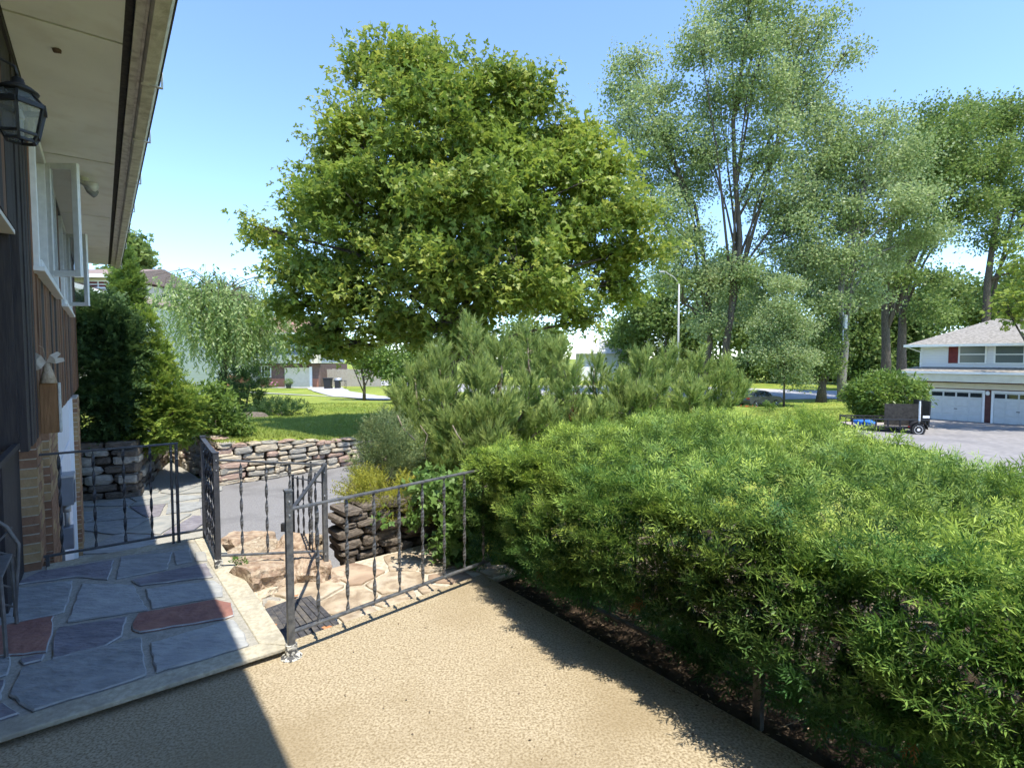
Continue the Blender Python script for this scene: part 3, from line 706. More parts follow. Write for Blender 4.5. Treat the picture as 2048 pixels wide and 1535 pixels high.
# ------------------------------------------------------------------ dry-laid stone walls
def stone_proto(seed):
    rnd = random.Random(seed); n = 9; ring = []
    for k in range(n):
        a = 2 * math.pi * (k + rnd.uniform(-.25, .25)) / n
        c, s_ = math.cos(a), math.sin(a); e = rnd.uniform(.36, .62)
        ring.append((math.copysign(abs(c) ** e, c) * .5 * rnd.uniform(.88, 1.04), math.copysign(abs(s_) ** e, s_) * .5 * rnd.uniform(.86, 1.04)))
    v = []
    for sc_, y in ((.94, .5), (1.0, -.36), (.93, -.46), (.62, -.50)):
        for (x, z) in ring: v.append((x * sc_, y + (rnd.uniform(-.03, .03) if y < 0 else 0), z * sc_))
    f = [tuple(range(n))]
    for r in range(3):
        for k in range(n): f.append((r * n + k, r * n + (k + 1) % n, (r + 1) * n + (k + 1) % n, (r + 1) * n + k))
    f.append(tuple(range(4 * n - 1, 3 * n - 1, -1)))
    me = bpy.data.meshes.new('stone'); me.from_pydata(v, [], f); me.update()
    bm = bmesh.new(); bm.from_mesh(me); bmesh.ops.recalc_face_normals(bm, faces=bm.faces); bm.to_mesh(me); bm.free()
    return me
PROT = {}
def proto(k, mat):
    if (k, mat) not in PROT:
        me = stone_proto(100 + k); me.materials.append(MATS[mat]); PROT[(k, mat)] = me
    return PROT[(k, mat)]
def dry_wall(root, pts, zb, zts, mats, ch=(.08, .17), ln=(.16, .5), dep=.28, facing=None, cap=True):
    """pts: base line (2D), facing: unit normal chooser point (camera side)"""
    face = Vector(facing or (0, 0))
    for i in range(len(pts) - 1):
        a, b = Vector(pts[i][:2]), Vector(pts[i + 1][:2]); L = (b - a).length; t = (b - a) / L
        nr = Vector((t.y, -t.x))
        if (face - (a + b) / 2).dot(nr) < 0: nr = -nr
        xa, ya = t, -nr            # local x along wall, local -y = outward
        za, zb_ = zts[i], zts[i + 1]
        core = MB()
        for q0, q1, h0, h1 in ((a, b, za, zb_),):
            sh_ = min(.10, L * .3); i0, i1 = q0 - nr * .10 + t * sh_, q1 - nr * .10 - t * sh_; o0, o1 = i0 - nr * (dep - .04), i1 - nr * (dep - .04)
            core.raw([(i0.x, i0.y, zb - .1), (i1.x, i1.y, zb - .1), (o1.x, o1.y, zb - .1), (o0.x, o0.y, zb - .1), (i0.x, i0.y, h0 - .06), (i1.x, i1.y, h1 - .06), (o1.x, o1.y, h1 - .06), (o0.x, o0.y, h0 - .06)],
                     [(0, 3, 2, 1), (4, 5, 6, 7), (0, 1, 5, 4), (1, 2, 6, 5), (2, 3, 7, 6), (3, 0, 4, 7)])
        fixn(core.build('light_block', 'soil', root))  # soil-coloured core added behind the stones to block light through the joints
        z = zb; flip = (xa.x * ya.y - xa.y * ya.x) < 0
        topm = max(za, zb_)
        while z < topm - .02:
            h = random.uniform(*ch); last = z + h * 1.4 > topm
            if last: h = max(topm - z, .06)
            x = random.uniform(-.05, .0)
            while x < L - .03:
                l = random.uniform(*ln) * (1.25 if last else 1)
                if x + l > L - .08: l = L - x + random.uniform(-.01, .03)
                xm = x + l / 2; zt = za + (zb_ - za) * min(max(xm / L, 0), 1)
                hh = min(h * random.uniform(.8, 1.12), zt - z + .02)
                if hh > .03:
                    c = a + t * xm + nr * random.uniform(-.03, .025) - nr * (dep / 2)
                    m3 = Matrix(((xa.x * (1 if not flip else -1), ya.x, 0), (xa.y * (1 if not flip else -1), ya.y, 0), (0, 0, 1)))
                    k = random.randrange(10); mt = random.choices([m for m, _ in mats], [w_ for _, w_ in mats])[0]
                    o = link('stone', proto(k, mt), root)
                    q = m3.to_quaternion() @ Matrix.Rotation(random.uniform(-.07, .07), 3, 'Y').to_quaternion() @ Matrix.Rotation(random.uniform(-.09, .09), 3, 'Z').to_quaternion()
                    o.matrix_local = part_inv(root) @ Matrix.LocRotScale(Vector((c.x, c.y, z + h / 2)), q, Vector((l * .985, dep * random.uniform(.85, 1.1), hh * 1.0)))
                x += l
            z += h
WM = [('stone_a', 5), ('stone_b', 2), ('stone_c', 3)]
mw = [P(324, 915, LOW), P(398, 953, LOW), P(440, 972, LOW), P(560, 955, LOW), P(735, 925, LOW), Vector((-2.2, 13.6, 0))]
r1 = empty('stone_wall', (mw[2].x, mw[2].y, LOW), 'sunlit dry-laid fieldstone retaining wall below the lawn', 'wall')
zt_main = [-.22, -.26, -.33, -.45, -.66, -.75]
dry_wall(r1, mw, LOW, zt_main, WM, (.07, .18), (.16, .62), .34)
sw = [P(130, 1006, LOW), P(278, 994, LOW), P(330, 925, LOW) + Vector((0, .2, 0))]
r2 = empty('stone_wall', (sw[0].x, sw[0].y, LOW), 'shade-toned fieldstone retaining wall beside the house below dense yew', 'wall')
dry_wall(r2, sw, LOW, [-.12, -.14, -.2], [('stone_d', 3), ('stone_c', 2)], (.12, .22), (.25, .7), .34)  # darker stone mix than the sunlit wall: shade put into the colour
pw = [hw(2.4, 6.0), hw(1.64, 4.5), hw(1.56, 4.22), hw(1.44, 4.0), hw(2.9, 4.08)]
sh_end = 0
r3 = empty('stone_wall', pw[3], 'low shade-toned stacked stone planter wall beneath shrub behind iron railing', 'wall')
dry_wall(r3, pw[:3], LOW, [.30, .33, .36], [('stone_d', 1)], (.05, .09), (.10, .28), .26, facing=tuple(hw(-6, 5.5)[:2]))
dry_wall(r3, pw[3:], TZ - .02, [.36, .34], [('stone_d', 1)], (.045, .085), (.09, .27), .26)  # stones coloured dark to stand in for shade under the shrub
# ------------------------------------------------------------------ far pavements
def at_ground(px, py, zg): return P(px, py, zg)
sheet('street', [(-70, 63), (-20, 60), (20, 57), (60, 54), (110, 52), (110, 66), (60, 70), (20, 72), (-20, 74), (-70, 76)], 'road', 0.05, 4.0)
sheet('neighbour_driveway', [P(1690, 862, -2.4), P(1740, 850, -2.4), hw(41.9, 11.2), hw(41.9, 2.0), hw(30, 0.5), hw(22, -2), hw(14, -4), hw(12, 2), hw(20, 4.5)], 'asphalt_far', 0.12, 1.0)
sheet('far_driveway', [(-25.6, 54.6), (-17.5, 54.6), (-13.2, 43), (-8, 36), (-4, 31), (-8, 30), (-12, 36), (-16.2, 43), (-20.5, 53), (-25.6, 53)], 'road', 0.05, 2.0)
sheet('footpath', [(-24, 41.2), (-13, 37), (-9, 34.4), (-9.3, 33.8), (-13.3, 36.4), (-24, 40.4)], 'road', 0.05, 2.0)
# ------------------------------------------------------------------ the house on the left
house = empty('house', (0, 0, 0), 'dark timber and tan brick split-level house with overhanging eave', 'house', rot=YAW)
WV, SZ, SB, UE = -.37, 3.35, .99, 13.0
H = lambda v, u, z: Vector((v, u, z))
wallp = MB().b2(H(-5, -6, 2.29), H(WV - .03, UE, SZ + .05)).b2(H(-5, 4.22, SB + .02), H(WV - .031, UE, 2.2899)).build('wall', 'board_dark', house, local=True)
MB().b2(H(-5, 4.215, 0), H(-.478, 5.3, SB + .019)).b2(H(-5, 5.3, LOW - .1), H(-.44, UE, SB + .019)).b2(H(-5, -6, 0), H(-1.42, 4.2, 2.288)).build('lower_wall', 'board_dark', house, local=True)
MB().b2(H(-1.5, -6, 2.262), H(WV - .005, 4.21, 2.286)).build('recess_ceiling', 'soffit_white', house, local=True)
rs = MB().b2(H(-1.42, 4.18, .05), H(-.50, 4.213, 2.26)).build('recess_panel', 'board_dark', house, local=True)
sid = MB().b2(H(WV - .03, -6, 3.30), H(WV + .012, UE, 3.36)).build('frieze_board', 'board_dark', house, local=True)
W1, W2 = (5.15, 7.4, 2.21, 3.27), (8.5, 10.6, 2.21, 3.27)
u = 1.4; k = 0
siding = MB().b2(H(WV - .06, 1.4, SB + .03), H(WV - .0305, UE - .01, SB + .06)).build('siding', 'board_dark', house, local=True)
while u < UE - .02:
    wd = min(.13, UE - u); mt = 'board_dark' if u < 4.7 else random.choice(['board_brown', 'board_red', 'board_dark', 'board_brown'])
    if 3.0 < u < 4.0 and random.random() < .4: mt = 'board_brown'
    segs = [(2.292 if u < 4.2 else SB, 3.30)]
    for (a, b, z0, z1) in (W1, W2):
        if a - .10 < u < b - .02: segs = [(SB, z0 - .03)]
    for z0, z1 in segs:
        MB().b2(H(WV - .03, u + .003, z0), H(WV + random.uniform(-.004, .006), u + wd - .003, z1)).build('siding_board', mt, siding, local=True)
    u += wd
# bricks
def brick_pier(u0, u1, v0, v1, z0, z1, side=True):
    pr = MB().b2(H(v0 - .05, u0 + .008, z0), H(v1 - .006, u1, z1)).build('brick_pier', 'brick_mortar', house, local=True)
    z = z0; r = 0
    while z + .05 < z1 + .02:
        h = .057; zt = min(z + h, z1)
        x = u0; off = .0 if r % 2 else -.1
        # courses along the side face (v = v1), each wrapping the corner towards the viewer
        first = True; q = u0
        while q < u1 - .02:
            l = (.20 if (first and r % 2) else (.095 if first else .2)); l = min(l, u1 - q)
            MB().b2(H(max(v1 - (.2 if first else .09), v0 - .04), q, z), H(v1 + random.uniform(-.002, .002), q + l - .009, zt)).build('brick', random.choice(['brick_tan', 'brick_tan', 'brick_tan', 'brick_brown'] if z > .4 else ['brick_tan', 'brick_brown', 'brick_brown']), pr, local=True)
            q += l; first = False
        z += .067; r += 1
brick_pier(5.0, 5.45, -.475, -.385, .04, SB - .002)
brick_pier(5.45, 6.45, -.40, -.345, LOW + .0, SB - .003)
brick_pier(9.75, 10.6, -.43, -.30, LOW, SB - .004)
gd = MB().b2(H(-.46, 6.45, LOW), H(-.40, 9.75, SB - .005)).build('garage_door', 'door_white', house, local=True)
for k in range(4): MB().b2(H(-.40, 6.5, LOW + .03 + k * .57), H(-.39, 9.64, LOW + .57 + k * .57)).build('door_panel', 'door_white', gd, local=True, bev=.006)
MB().b2(H(-.44, 9.66, LOW), H(-.35, 9.75, SB - .006)).build('door_frame', 'white_paint', house, local=True)
# eave
sof = MB().b2(H(WV + .013, -6, SZ + .012), H(.36, UE + .02, SZ + .05)).build('soffit', 'vent_dark', house, local=True)
u = -6.0
seams = [-6, -3.4, -1.0, 1.35, 3.85, 6.25, 8.65, 11.0, UE]
for a, b in zip(seams[:-1], seams[1:]):
    MB().b2(H(WV + .014, a + .011, SZ), H(.148, b - .011, SZ + .0115)).build('soffit_panel', 'soffit', sof, local=True)
MB().b2(H(.190, -6, SZ - .016), H(.232, UE, SZ + .0115)).build('trim_strip', 'trim_worn', sof, local=True)
MB().b2(H(.232, -6, SZ - .02), H(.246, UE, SZ + .10)).build('fascia', 'trim_worn', house, local=True)
gut = MB().b2(H(.247, -6, SZ + .02), H(.25, UE - .01, SZ + .11)).build('gutter', 'gutter', house, local=True)
prof = [(.251, .10), (.251, -.03), (.262, -.045), (.325, -.04), (.342, -.01), (.348, .05), (.362, .075), (.362, .10), (.352, .10), (.340, .06), (.33, .0)]
gu = [-6, -3.5, -1.2, 1.0, 2.1, 3.1, 4.2, 5.3, 6.6, 7.9, 9.2, 10.6, UE]
for a, b in zip(gu[:-1], gu[1:]):
    m = MB(); n = len(prof); j = random.uniform(-.004, .004)
    m.raw([(x, a + .004, SZ + z + j) for x, z in prof] + [(x, b - .004, SZ + z + j) for x, z in prof], [(i, i + 1, i + 1 + n, i + n) for i in range(n - 1)])
    g = m.build('gutter_section', 'gutter', gut, local=True); g.modifiers.new('s', 'SOLIDIFY').thickness = .003
    MB().b2(H(.25, b - .012, SZ - .05), H(.366, b + .012, SZ - .044)).b2(H(.358, b - .006, SZ - .05), H(.369, b + .006, SZ + .105)).build('strap', 'trim_worn', gut, local=True)
rf = MB().raw([(.33, -6, SZ + .13), (.33, UE + .12, SZ + .13), (-4.8, UE + .12, SZ + 1.75), (-4.8, -6, SZ + 1.75), (.33, -6, SZ + .10), (.33, UE + .12, SZ + .10), (-4.8, UE + .12, SZ + 1.70), (-4.8, -6, SZ + 1.70)],
              [(0, 1, 2, 3), (7, 6, 5, 4), (0, 4, 5, 1), (1, 5, 6, 2), (2, 6, 7, 3), (3, 7, 4, 0)]).build('roof', 'shingle', house, local=True)
MB().raw([(WV, UE, SZ + .05), (-4.8, UE, SZ + .05), (-4.8, UE, SZ + 1.69), (.2, UE, SZ + .11)], [(0, 1, 2, 3)]).build('gable', 'board_brown', house, local=True)
# windows: frame, fixed pane, open casement sash
for (a, b, z0, z1), su in ((W1, 6.15), (W2, 9.45)):
    m = MB(); t = .06
    m.b2(H(WV - .05, a, z0), H(WV + .035, a + t, z1)).b2(H(WV - .05, b - t, z0), H(WV + .035, b, z1)).b2(H(WV - .05, a + t, z1 - t), H(WV + .034, b - t, z1)).b2(H(WV - .05, a + t, z0), H(WV + .045, b - t, z0 + t)).b2(H(WV - .05, su - .03, z0 + t), H(WV + .03, su + .03, z1 - t))
    wn = m.build('window', 'win_white', house, local=True, bev=.004)
    MB().b2(H(WV - .035, a + t, z0 + t), H(WV - .028, b - t, z1 - t)).build('pane', 'glass_dark', wn, local=True)
    MB().b2(H(WV - .03, a - .04, z0 - .035), H(WV + .065, b + .04, z0 - .002)).build('sill', 'win_white', wn, local=True, bev=.004)
    # sash hinged at u = su swinging out, free edge toward +v
    h0 = H(WV + .05, su, 0); h1 = H(WV + .235, su - .13, 0); d = (h1 - h0).normalized(); nrm = Vector((-d.y, d.x, 0))
    sz0, sz1 = z0 + .05, z1 - .04
    m = MB()
    for p_, q_ in ((h0 + H(0, 0, sz0), h0 + H(0, 0, sz1)), (h1 + H(0, 0, sz0), h1 + H(0, 0, sz1))): m.bar(p_, q_, .05, .035, up=nrm)
    m.bar(h0 + d * .025 + H(0, 0, sz1 - .025), h1 - d * .025 + H(0, 0, sz1 - .025), .034, .049); m.bar(h0 + d * .025 + H(0, 0, sz0 + .025), h1 - d * .025 + H(0, 0, sz0 + .025), .034, .049)
    m.build('sash', 'win_white', wn, local=True, bev=.003)
    MB().bar((h0 + d * .024 + h1 - d * .024) / 2 + H(0, 0, sz0 + .05), (h0 + h1) / 2 + H(0, 0, sz1 - .05), (h1 - h0).length - .05, .005, up=nrm).build('sash_glass', 'glass_clear', wn, local=True)
# ------------------------------------------------------------------ wall lantern
def in_house(name, label, cat, loc, group=None):
    return empty(name, hw(*loc), label, cat, group, rot=YAW)
lt = in_house('wall_lantern', 'black metal lantern with glass panes on a hooked arm on dark siding', 'lantern', (-.225, 3.0, 2.60))
def hexa(m, r0, z0, r1, z1, n=6, w_=.011):   # bars along hexagonal cage edges
    for k in range(n):
        a = 2 * math.pi * (k + .5) / n
        m.bar((r0 * math.cos(a), r0 * math.sin(a), z0), (r1 * math.cos(a), r1 * math.sin(a), z1), w_)
def ringbars(m, r, z, n=6, w_=.012):
    for k in range(n):
        a, b = 2 * math.pi * (k + .5) / n, 2 * math.pi * (k + 1.5) / n
        m.bar((r * math.cos(a), r * math.sin(a), z), (r * math.cos(b), r * math.sin(b), z), w_)
m = MB(); hexa(m, .105, .02, .075, -.115); hexa(m, .075, -.115, .058, -.145); ringbars(m, .105, .02, w_=.022); ringbars(m, .075, -.115); ringbars(m, .058, -.145); hexa(m, .105, .025, .055, .085); ringbars(m, .055, .085)
m.build('cage', 'black_metal', lt, local=True)
m = MB(); n = 6
for (r0, z0, r1, z1) in ((.103, .02, .073, -.113), (.103, .028, .053, .085), (.073, -.115, .056, -.145)):
    for k in range(n):
        a, b = 2 * math.pi * (k + .5) / n, 2 * math.pi * (k + 1.5) / n
        gl = MB().raw([(r0 * math.cos(a), r0 * math.sin(a), z0), (r0 * math.cos(b), r0 * math.sin(b), z0), (r1 * math.cos(b), r1 * math.sin(b), z1), (r1 * math.cos(a), r1 * math.sin(a), z1)], [(0, 1, 2, 3)]).build('glass_pane', 'glass_lamp', lt, local=True)
MB().lathe((0, 0, 0), [(.075, .085), (.08, .092), (.05, .115), (.028, .125), (.022, .15), (.008, .16)], 16).build('cap', 'black_metal', lt, local=True, smooth=True)
MB().lathe((0, 0, 0), [(.014, -.13), (.014, -.05), (.02, -.04), (.012, .0)], 10).build('bulb_holder', 'plastic_white', lt, local=True)
MB().tube([(-.13, 0, .0), (-.135, 0, .10), (-.11, 0, .19), (-.06, 0, .225), (-.01, 0, .205), (0, 0, .16)], .007, 8).tube([(-.14, 0, .03), (-.10, 0, .03)], .008, 6).build('arm', 'black_metal', lt, local=True, smooth=True)
MB().box((-.14, 0, .03), (.016, .09, .26)).build('backplate', 'black_metal', lt, local=True, bev=.006)
lt.scale = (.84, .84, .84); lt.location.z = 2.565; lt.location = hw(-.238, 3.0, 2.565)
# floodlight under the eave
fl = in_house('flood_light', 'twin-head white security light fixed under the soffit beyond the first open window', 'light', (-.10, 6.9, SZ))
MB().lathe((0, 0, -.03), [(.05, -.005), (.055, .03)], 16).build('base', 'plastic_white', fl, local=True)
for sg in (-1, 1):
    MB().tube([(0, sg * .02, -.03), (.02 * sg, sg * .07, -.07), (.05, sg * .11, -.085), (.10, sg * .14, -.11)], [.012, .012, .035, .045], 10).build('lamp_head', 'box_grey' if sg > 0 else 'plastic_white', fl, local=True, smooth=True)
MB().tube([(0, 0, -.03), (.03, 0, -.07)], [.03, .025], 10).build('sensor', 'box_grey', fl, local=True)
# hanging wooden sign with ribbon
sg_ = in_house('wooden_sign', 'small wooden sign board with pale painted face and burlap bow', 'sign', (-.31, 5.03, 1.0))
MB().box((0, .02, .19), (.10, .025, .36)).build('board', 'wood_sign', sg_, local=True, bev=.004)
MB().box((.058, .05, .19), (.014, .09, .36)).build('painted_face', 'sign_face', sg_, local=True, bev=.003)
MB().tube([(0, .02, .37), (.0, .02, .46), (-.005, .02, .52)], [.052, .028, .014], 8).build('burlap_wrap', 'burlap', sg_, local=True, smooth=True)
m = MB()
for a in (0.2, 1.0, 2.2, 3.0, 4.2):
    d = Vector((math.cos(a), .2 * math.sin(a * 3), math.sin(a) * .5 + .1)).normalized(); s_ = d.cross(Vector((0, 1, 0))).normalized()
    p0 = Vector((-.005, .0, .52)); L = .10
    m.raw([p0, p0 + d * L * .5 + s_ * .022 + Vector((0, -.02, 0)), p0 + d * L + s_ * .012, p0 + d * L - s_ * .014, p0 + d * L * .5 - s_ * .02 + Vector((0, -.02, 0))], [(0, 1, 2, 3, 4)])
b = m.build('bow', 'ribbon', sg_, local=True); b.modifiers.new('s', 'SOLIDIFY').thickness = .003
MB().tube([(-.005, .02, .5), (-.02, .03, .62), (-.045, .04, .64)], .002, 5).build('hanger', 'burlap', sg_, local=True)
# grey electrical box
eb = in_house('utility_box', 'grey electrical box with conduit mounted beside the white garage door', 'utility box', (-.30, 6.38, LOW))
MB().box((0, 0, 1.635), (.12, .24, .26)).build('box', 'box_grey', eb, local=True, bev=.006)
MB().box((.002, 0, 1.770), (.135, .26, .018)).build('lid', 'steel', eb, local=True, bev=.004)
MB().box((.066, 0, 1.615), (.008, .2, .18)).build('door', 'box_grey', eb, local=True, bev=.003)
MB().tube([(0, 0, 1.515), (0, 0, 1.265)], .022, 10).build('conduit', 'steel', eb, local=True, smooth=True)
MB().tube([(0, 0, 1.485), (0, 0, 1.425)], .034, 10).build('coupling', 'steel', eb, local=True, smooth=True)
MB().box((0, 0, 1.185), (.09, .13, .2)).build('lower_box', 'box_grey', eb, local=True, bev=.005)
MB().box((-.05, 0, 1.4), (.05, .05, .9)).build('bracket', 'box_grey', eb, local=True)
# wrought-iron lattice garden chair, mostly out of sight at the wall
ch = in_house('garden_chair', 'weathered grey wrought-iron garden chair with leaf lattice back by the entry', 'chair', (-.545, 4.02, LZ))
cz = Vector((0, 0, 0))
bk = MB(); outl = [(-.20, 0, .05), (-.22, 0, .28), (-.20, -.02, .50), (-.10, -.03, .60), (0.02, -.04, .66), (.10, -.03, .57), (.145, -.02, .46), (.13, 0, .26), (.115, 0, .05)]
bk.tube(outl, .010, 6); bk.build('back_frame', 'chair_iron', ch, local=True, smooth=True)
for pts in ([(-.20, 0, .16), (.12, -.02, .56)], [(-.21, 0, .34), (.04, -.03, .645)], [(.14, 0, .38), (-.15, -.02, .56)], [(.125, 0, .20), (-.21, 0, .44)], [(-.03, 0, .05), (-.02, -.03, .62)], [(-.2, 0, .30), (.12, 0, .10)]):
    MB().tube(pts, .006, 5).build('lattice_bar', 'chair_iron', ch, local=True, smooth=True)
MB().b2((-.22, -.42, .40), (.12, -.02, .415)).build('seat', 'chair_iron', ch, local=True, bev=.004)
for (x, y) in ((-.2, -.40), (.11, -.40), (.11, 0), (-.2, 0)): MB().tube([(x, y, .40), (x * 1.05, y, .2), (x * 1.1, y * 1.05, 0.004)], .010, 6).build('leg', 'chair_iron', ch, local=True)
# ------------------------------------------------------------------ iron railings
def twisted(L, turns, w_=.018, t_=.006, n=None):
    n = n or int(turns * 10); m = MB()
    for i in range(n + 1):
        a = 2 * math.pi * turns * i / n; c, s_ = math.cos(a), math.sin(a)
        for (x, y) in ((-w_ / 2, -t_ / 2), (w_ / 2, -t_ / 2), (w_ / 2, t_ / 2), (-w_ / 2, t_ / 2)):
            m.v.append((x * c - y * s_, x * s_ + y * c, L * i / n))
    for i in range(n):
        for k in range(4): a = i * 4 + k; b = i * 4 + (k + 1) % 4; m.f.append((a, b, b + 4, a + 4))
    return m
TW = twisted(1.0, 2.75, .021, .006).mesh('picket'); TW.materials.append(MATS['iron'])
TWW = twisted(1.0, 2.75, .021, .006).mesh('picket'); TWW.materials.append(MATS['iron_worn'])
def picket(root, p, z0, z1, mesh=TW):
    o = link('picket', mesh, root); o.matrix_local = part_inv(root) @ Matrix.LocRotScale(Vector((p[0], p[1], z0)), Matrix.Rotation(YAW + random.uniform(-.5, .5), 3, 'Z').to_quaternion(), Vector((1, 1, z1 - z0)))
    return o
def post(root, p, z0, z1, mat, w_=.034):
    m3 = Matrix.Rotation(YAW, 3, 'Z'); p = Vector((p[0], p[1], 0))
    o = MB().box(p + Vector((0, 0, (z0 + z1) / 2)), (w_, w_, z1 - z0), m3).build('post', mat, root, bev=.002)
    MB().box(p + Vector((0, 0, z1 + .004)), (w_ + .006, w_ + .006, .008), m3).build('post_cap', mat, root)
    for z in (z1 - .05, z1 - .12): MB().lathe(p + Vector((CY * -.0, 0, z)) + m3 @ Vector((0, -w_ / 2 - .002, 0)), [(.005, -.004), (.005, .004)], 8).build('bolt', 'steel', o)
def rail(root, a, b, mat, w_=.026, t_=.012, name='rail'): MB().bar(a, b, w_, t_).build(name, mat, root, bev=.002)
p1, pc = P(583, 1313, 0), hw(2.13, 3.0)
p3, p2, pk = P(437, 1134, LZ), P(652, 1152, TZ), hw(.64, 5.02)
# front railing, sunlit
ra = empty('iron_railing', (p1.x, p1.y, 0), 'sunlit black iron railing with twisted pickets along the concrete patio edge', 'railing')
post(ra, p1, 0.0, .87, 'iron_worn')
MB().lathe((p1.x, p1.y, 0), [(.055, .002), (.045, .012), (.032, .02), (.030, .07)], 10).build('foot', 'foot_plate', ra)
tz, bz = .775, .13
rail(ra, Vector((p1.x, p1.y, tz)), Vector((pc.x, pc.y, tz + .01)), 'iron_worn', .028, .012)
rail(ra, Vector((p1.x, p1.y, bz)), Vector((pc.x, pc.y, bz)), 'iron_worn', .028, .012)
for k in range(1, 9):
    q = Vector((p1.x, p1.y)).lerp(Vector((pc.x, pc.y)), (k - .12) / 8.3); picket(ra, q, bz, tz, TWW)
# railing inside the yew hedge
rh = empty('iron_railing', hw(2.17, 2.9, 0), 'black iron railing half buried in the dark yew hedge', 'railing')
hv = 2.17
for zz in (tz, bz): rail(rh, hw(hv, 2.93, zz), hw(hv + .06, -1.8, zz), 'iron', .028, .012)
for k in range(1, 28): picket(rh, hw(hv + .06 * k / 28, 2.93 - k * .165, 0), bz, tz)
for uu in (1.10, -.75): post(rh, hw(hv + .02, uu), -.12, .87, 'iron_worn', .036)
# left railing across the back of the landing
rl = empty('iron_railing', hw(0, 5.02, LZ), 'shaded black iron railing between brick pier and the flagstone landing corner', 'railing')
zt, zb_ = .862, .125
rail(rl, hw(-.375, 5.02, zt), hw(.455, 5.02, zt), 'iron', .03, .014); rail(rl, hw(-.375, 5.02, zb_), hw(.64, 5.02, zb_), 'iron', .03, .014)
for vv in (-.27, -.075, .105, .275): picket(rl, hw(vv, 5.02), zb_, zt)
post(rl, hw(.415, 5.02), LZ, .86, 'iron', .018); post(rl, hw(.452, 5.02), LZ, .86, 'iron', .022)
MB().box(hw(-.352, 5.02, .09), (.02, .02, .09), Matrix.Rotation(YAW, 3, 'Z')).build('bracket', 'iron', rl)
# side railing on the landing edge
rk = empty('iron_railing', (p3.x, p3.y, LZ), 'short black iron side railing on the landing edge with square end posts', 'railing')
post(rk, pk, LZ, .90, 'iron', .034); post(rk, p3, LZ, .875, 'iron', .036)
MB().box((p3.x, p3.y, LZ + .03), (.05, .05, .06), Matrix.Rotation(YAW, 3, 'Z')).build('foot', 'foot_plate', rk, bev=.004)
rail(rk, Vector((pk.x, pk.y, .885)), Vector((p3.x, p3.y, .865)), 'iron', .034, .014); rail(rk, Vector((pk.x, pk.y, .11)), Vector((p3.x, p3.y, .11)), 'iron', .03, .012)
for k in range(1, 5): picket(rk, Vector((pk.x, pk.y)).lerp(Vector((p3.x, p3.y)), k / 5), .11, .87)
# gate leaf, ajar
gt = empty('iron_gate', (p3.x, p3.y, LZ), 'black iron gate with twisted pickets standing ajar above boulder steps', 'gate')
dv = (Vector((p2.x, p2.y, 0)) - Vector((p3.x, p3.y, 0))).normalized()
g0 = Vector((p3.x, p3.y, 0)) + dv * .022; g1 = Vector((p2.x, p2.y, 0))
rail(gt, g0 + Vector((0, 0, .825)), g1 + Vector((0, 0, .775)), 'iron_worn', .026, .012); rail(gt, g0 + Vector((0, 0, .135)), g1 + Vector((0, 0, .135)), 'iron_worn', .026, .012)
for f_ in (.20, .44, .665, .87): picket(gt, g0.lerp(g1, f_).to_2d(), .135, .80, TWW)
MB().box(g1 + Vector((0, 0, .37)), (.034, .034, .83), Matrix.Rotation(YAW, 3, 'Z')).build('end_post', 'iron_worn', gt, bev=.002)
for z in (.72, .55, .12, .04): MB().lathe(g1 + Vector((.008, -.022, z)), [(.005, -.005), (.005, .005)], 8).build('bolt', 'steel', gt)
lq = D(565, 1058, 3.75); MB().box(g0.lerp(g1, .62) + Vector((0, -.02, .33)), (.05, .03, .06)).build('latch', 'black_metal', gt, bev=.004)
# stair hand rail beyond the gate
rs_ = empty('iron_railing', (p2.x, p2.y, TZ), 'dark iron hand rail of the boulder steps behind the gate end post', 'railing')
qa = Vector((p2.x, p2.y, 0)); qb = Vector((p1.x, p1.y, 0))
rail(rs_, qa + Vector((0, .0, .765)), qb + Vector((-.0, .016, .755)), 'iron', .022, .012)
q0, q1 = P(633, 1106, -.05), P(588, 1080, -.25)
for k in range(5):
    q = Vector((q0.x, q0.y)).lerp(Vector((q1.x, q1.y)), k / 4); picket(rs_, q, -.08 - .05 * k, .62 - .06 * k)
rail(rs_, Vector((qa.x, qa.y, .64)), Vector((q1.x, q1.y, .38)), 'iron', .016, .008); rail(rs_, Vector((qa.x, qa.y, -.04)), Vector((q1.x, q1.y, -.28)), 'iron', .02, .01)
post(rs_, Vector((q1.x, q1.y)), LOW, .40, 'iron', .02)
# ------------------------------------------------------------------ rubber tread mat and leaves
mt_ = empty('rubber_mat', P(600, 1240, TZ + .02), 'black ribbed rubber step mat beside the landing edge', 'mat')
cs = [P(516, 1222, TZ + .026), P(622, 1190, TZ + .026), P(694, 1262, TZ + .026), P(562, 1300, TZ + .026)]
a, b, c, d = cs
fixn(MB().prism([a.lerp(b, .0), a.lerp(b, .5) + Vector((0, 0, .012)), b, c, d], (0, 0, -.010)).build('base', 'rubber', mt_))
for k in range(9):
    f0, f1 = (k + .06) / 9, (k + .94) / 9
    def Lp(f, g): return (a.lerp(b, f)).lerp(d.lerp(c, f), g) + Vector((0, 0, .004 + .006 * math.sin(f * math.pi)))
    fixn(MB().prism([Lp(f0, .02), Lp(f1, .02), Lp(f1, .5), Lp(f1, .985), Lp(f0, .985), Lp(f0, .5)], (0, 0, -.008)).build('rib', 'rubber', mt_, bev=.002))
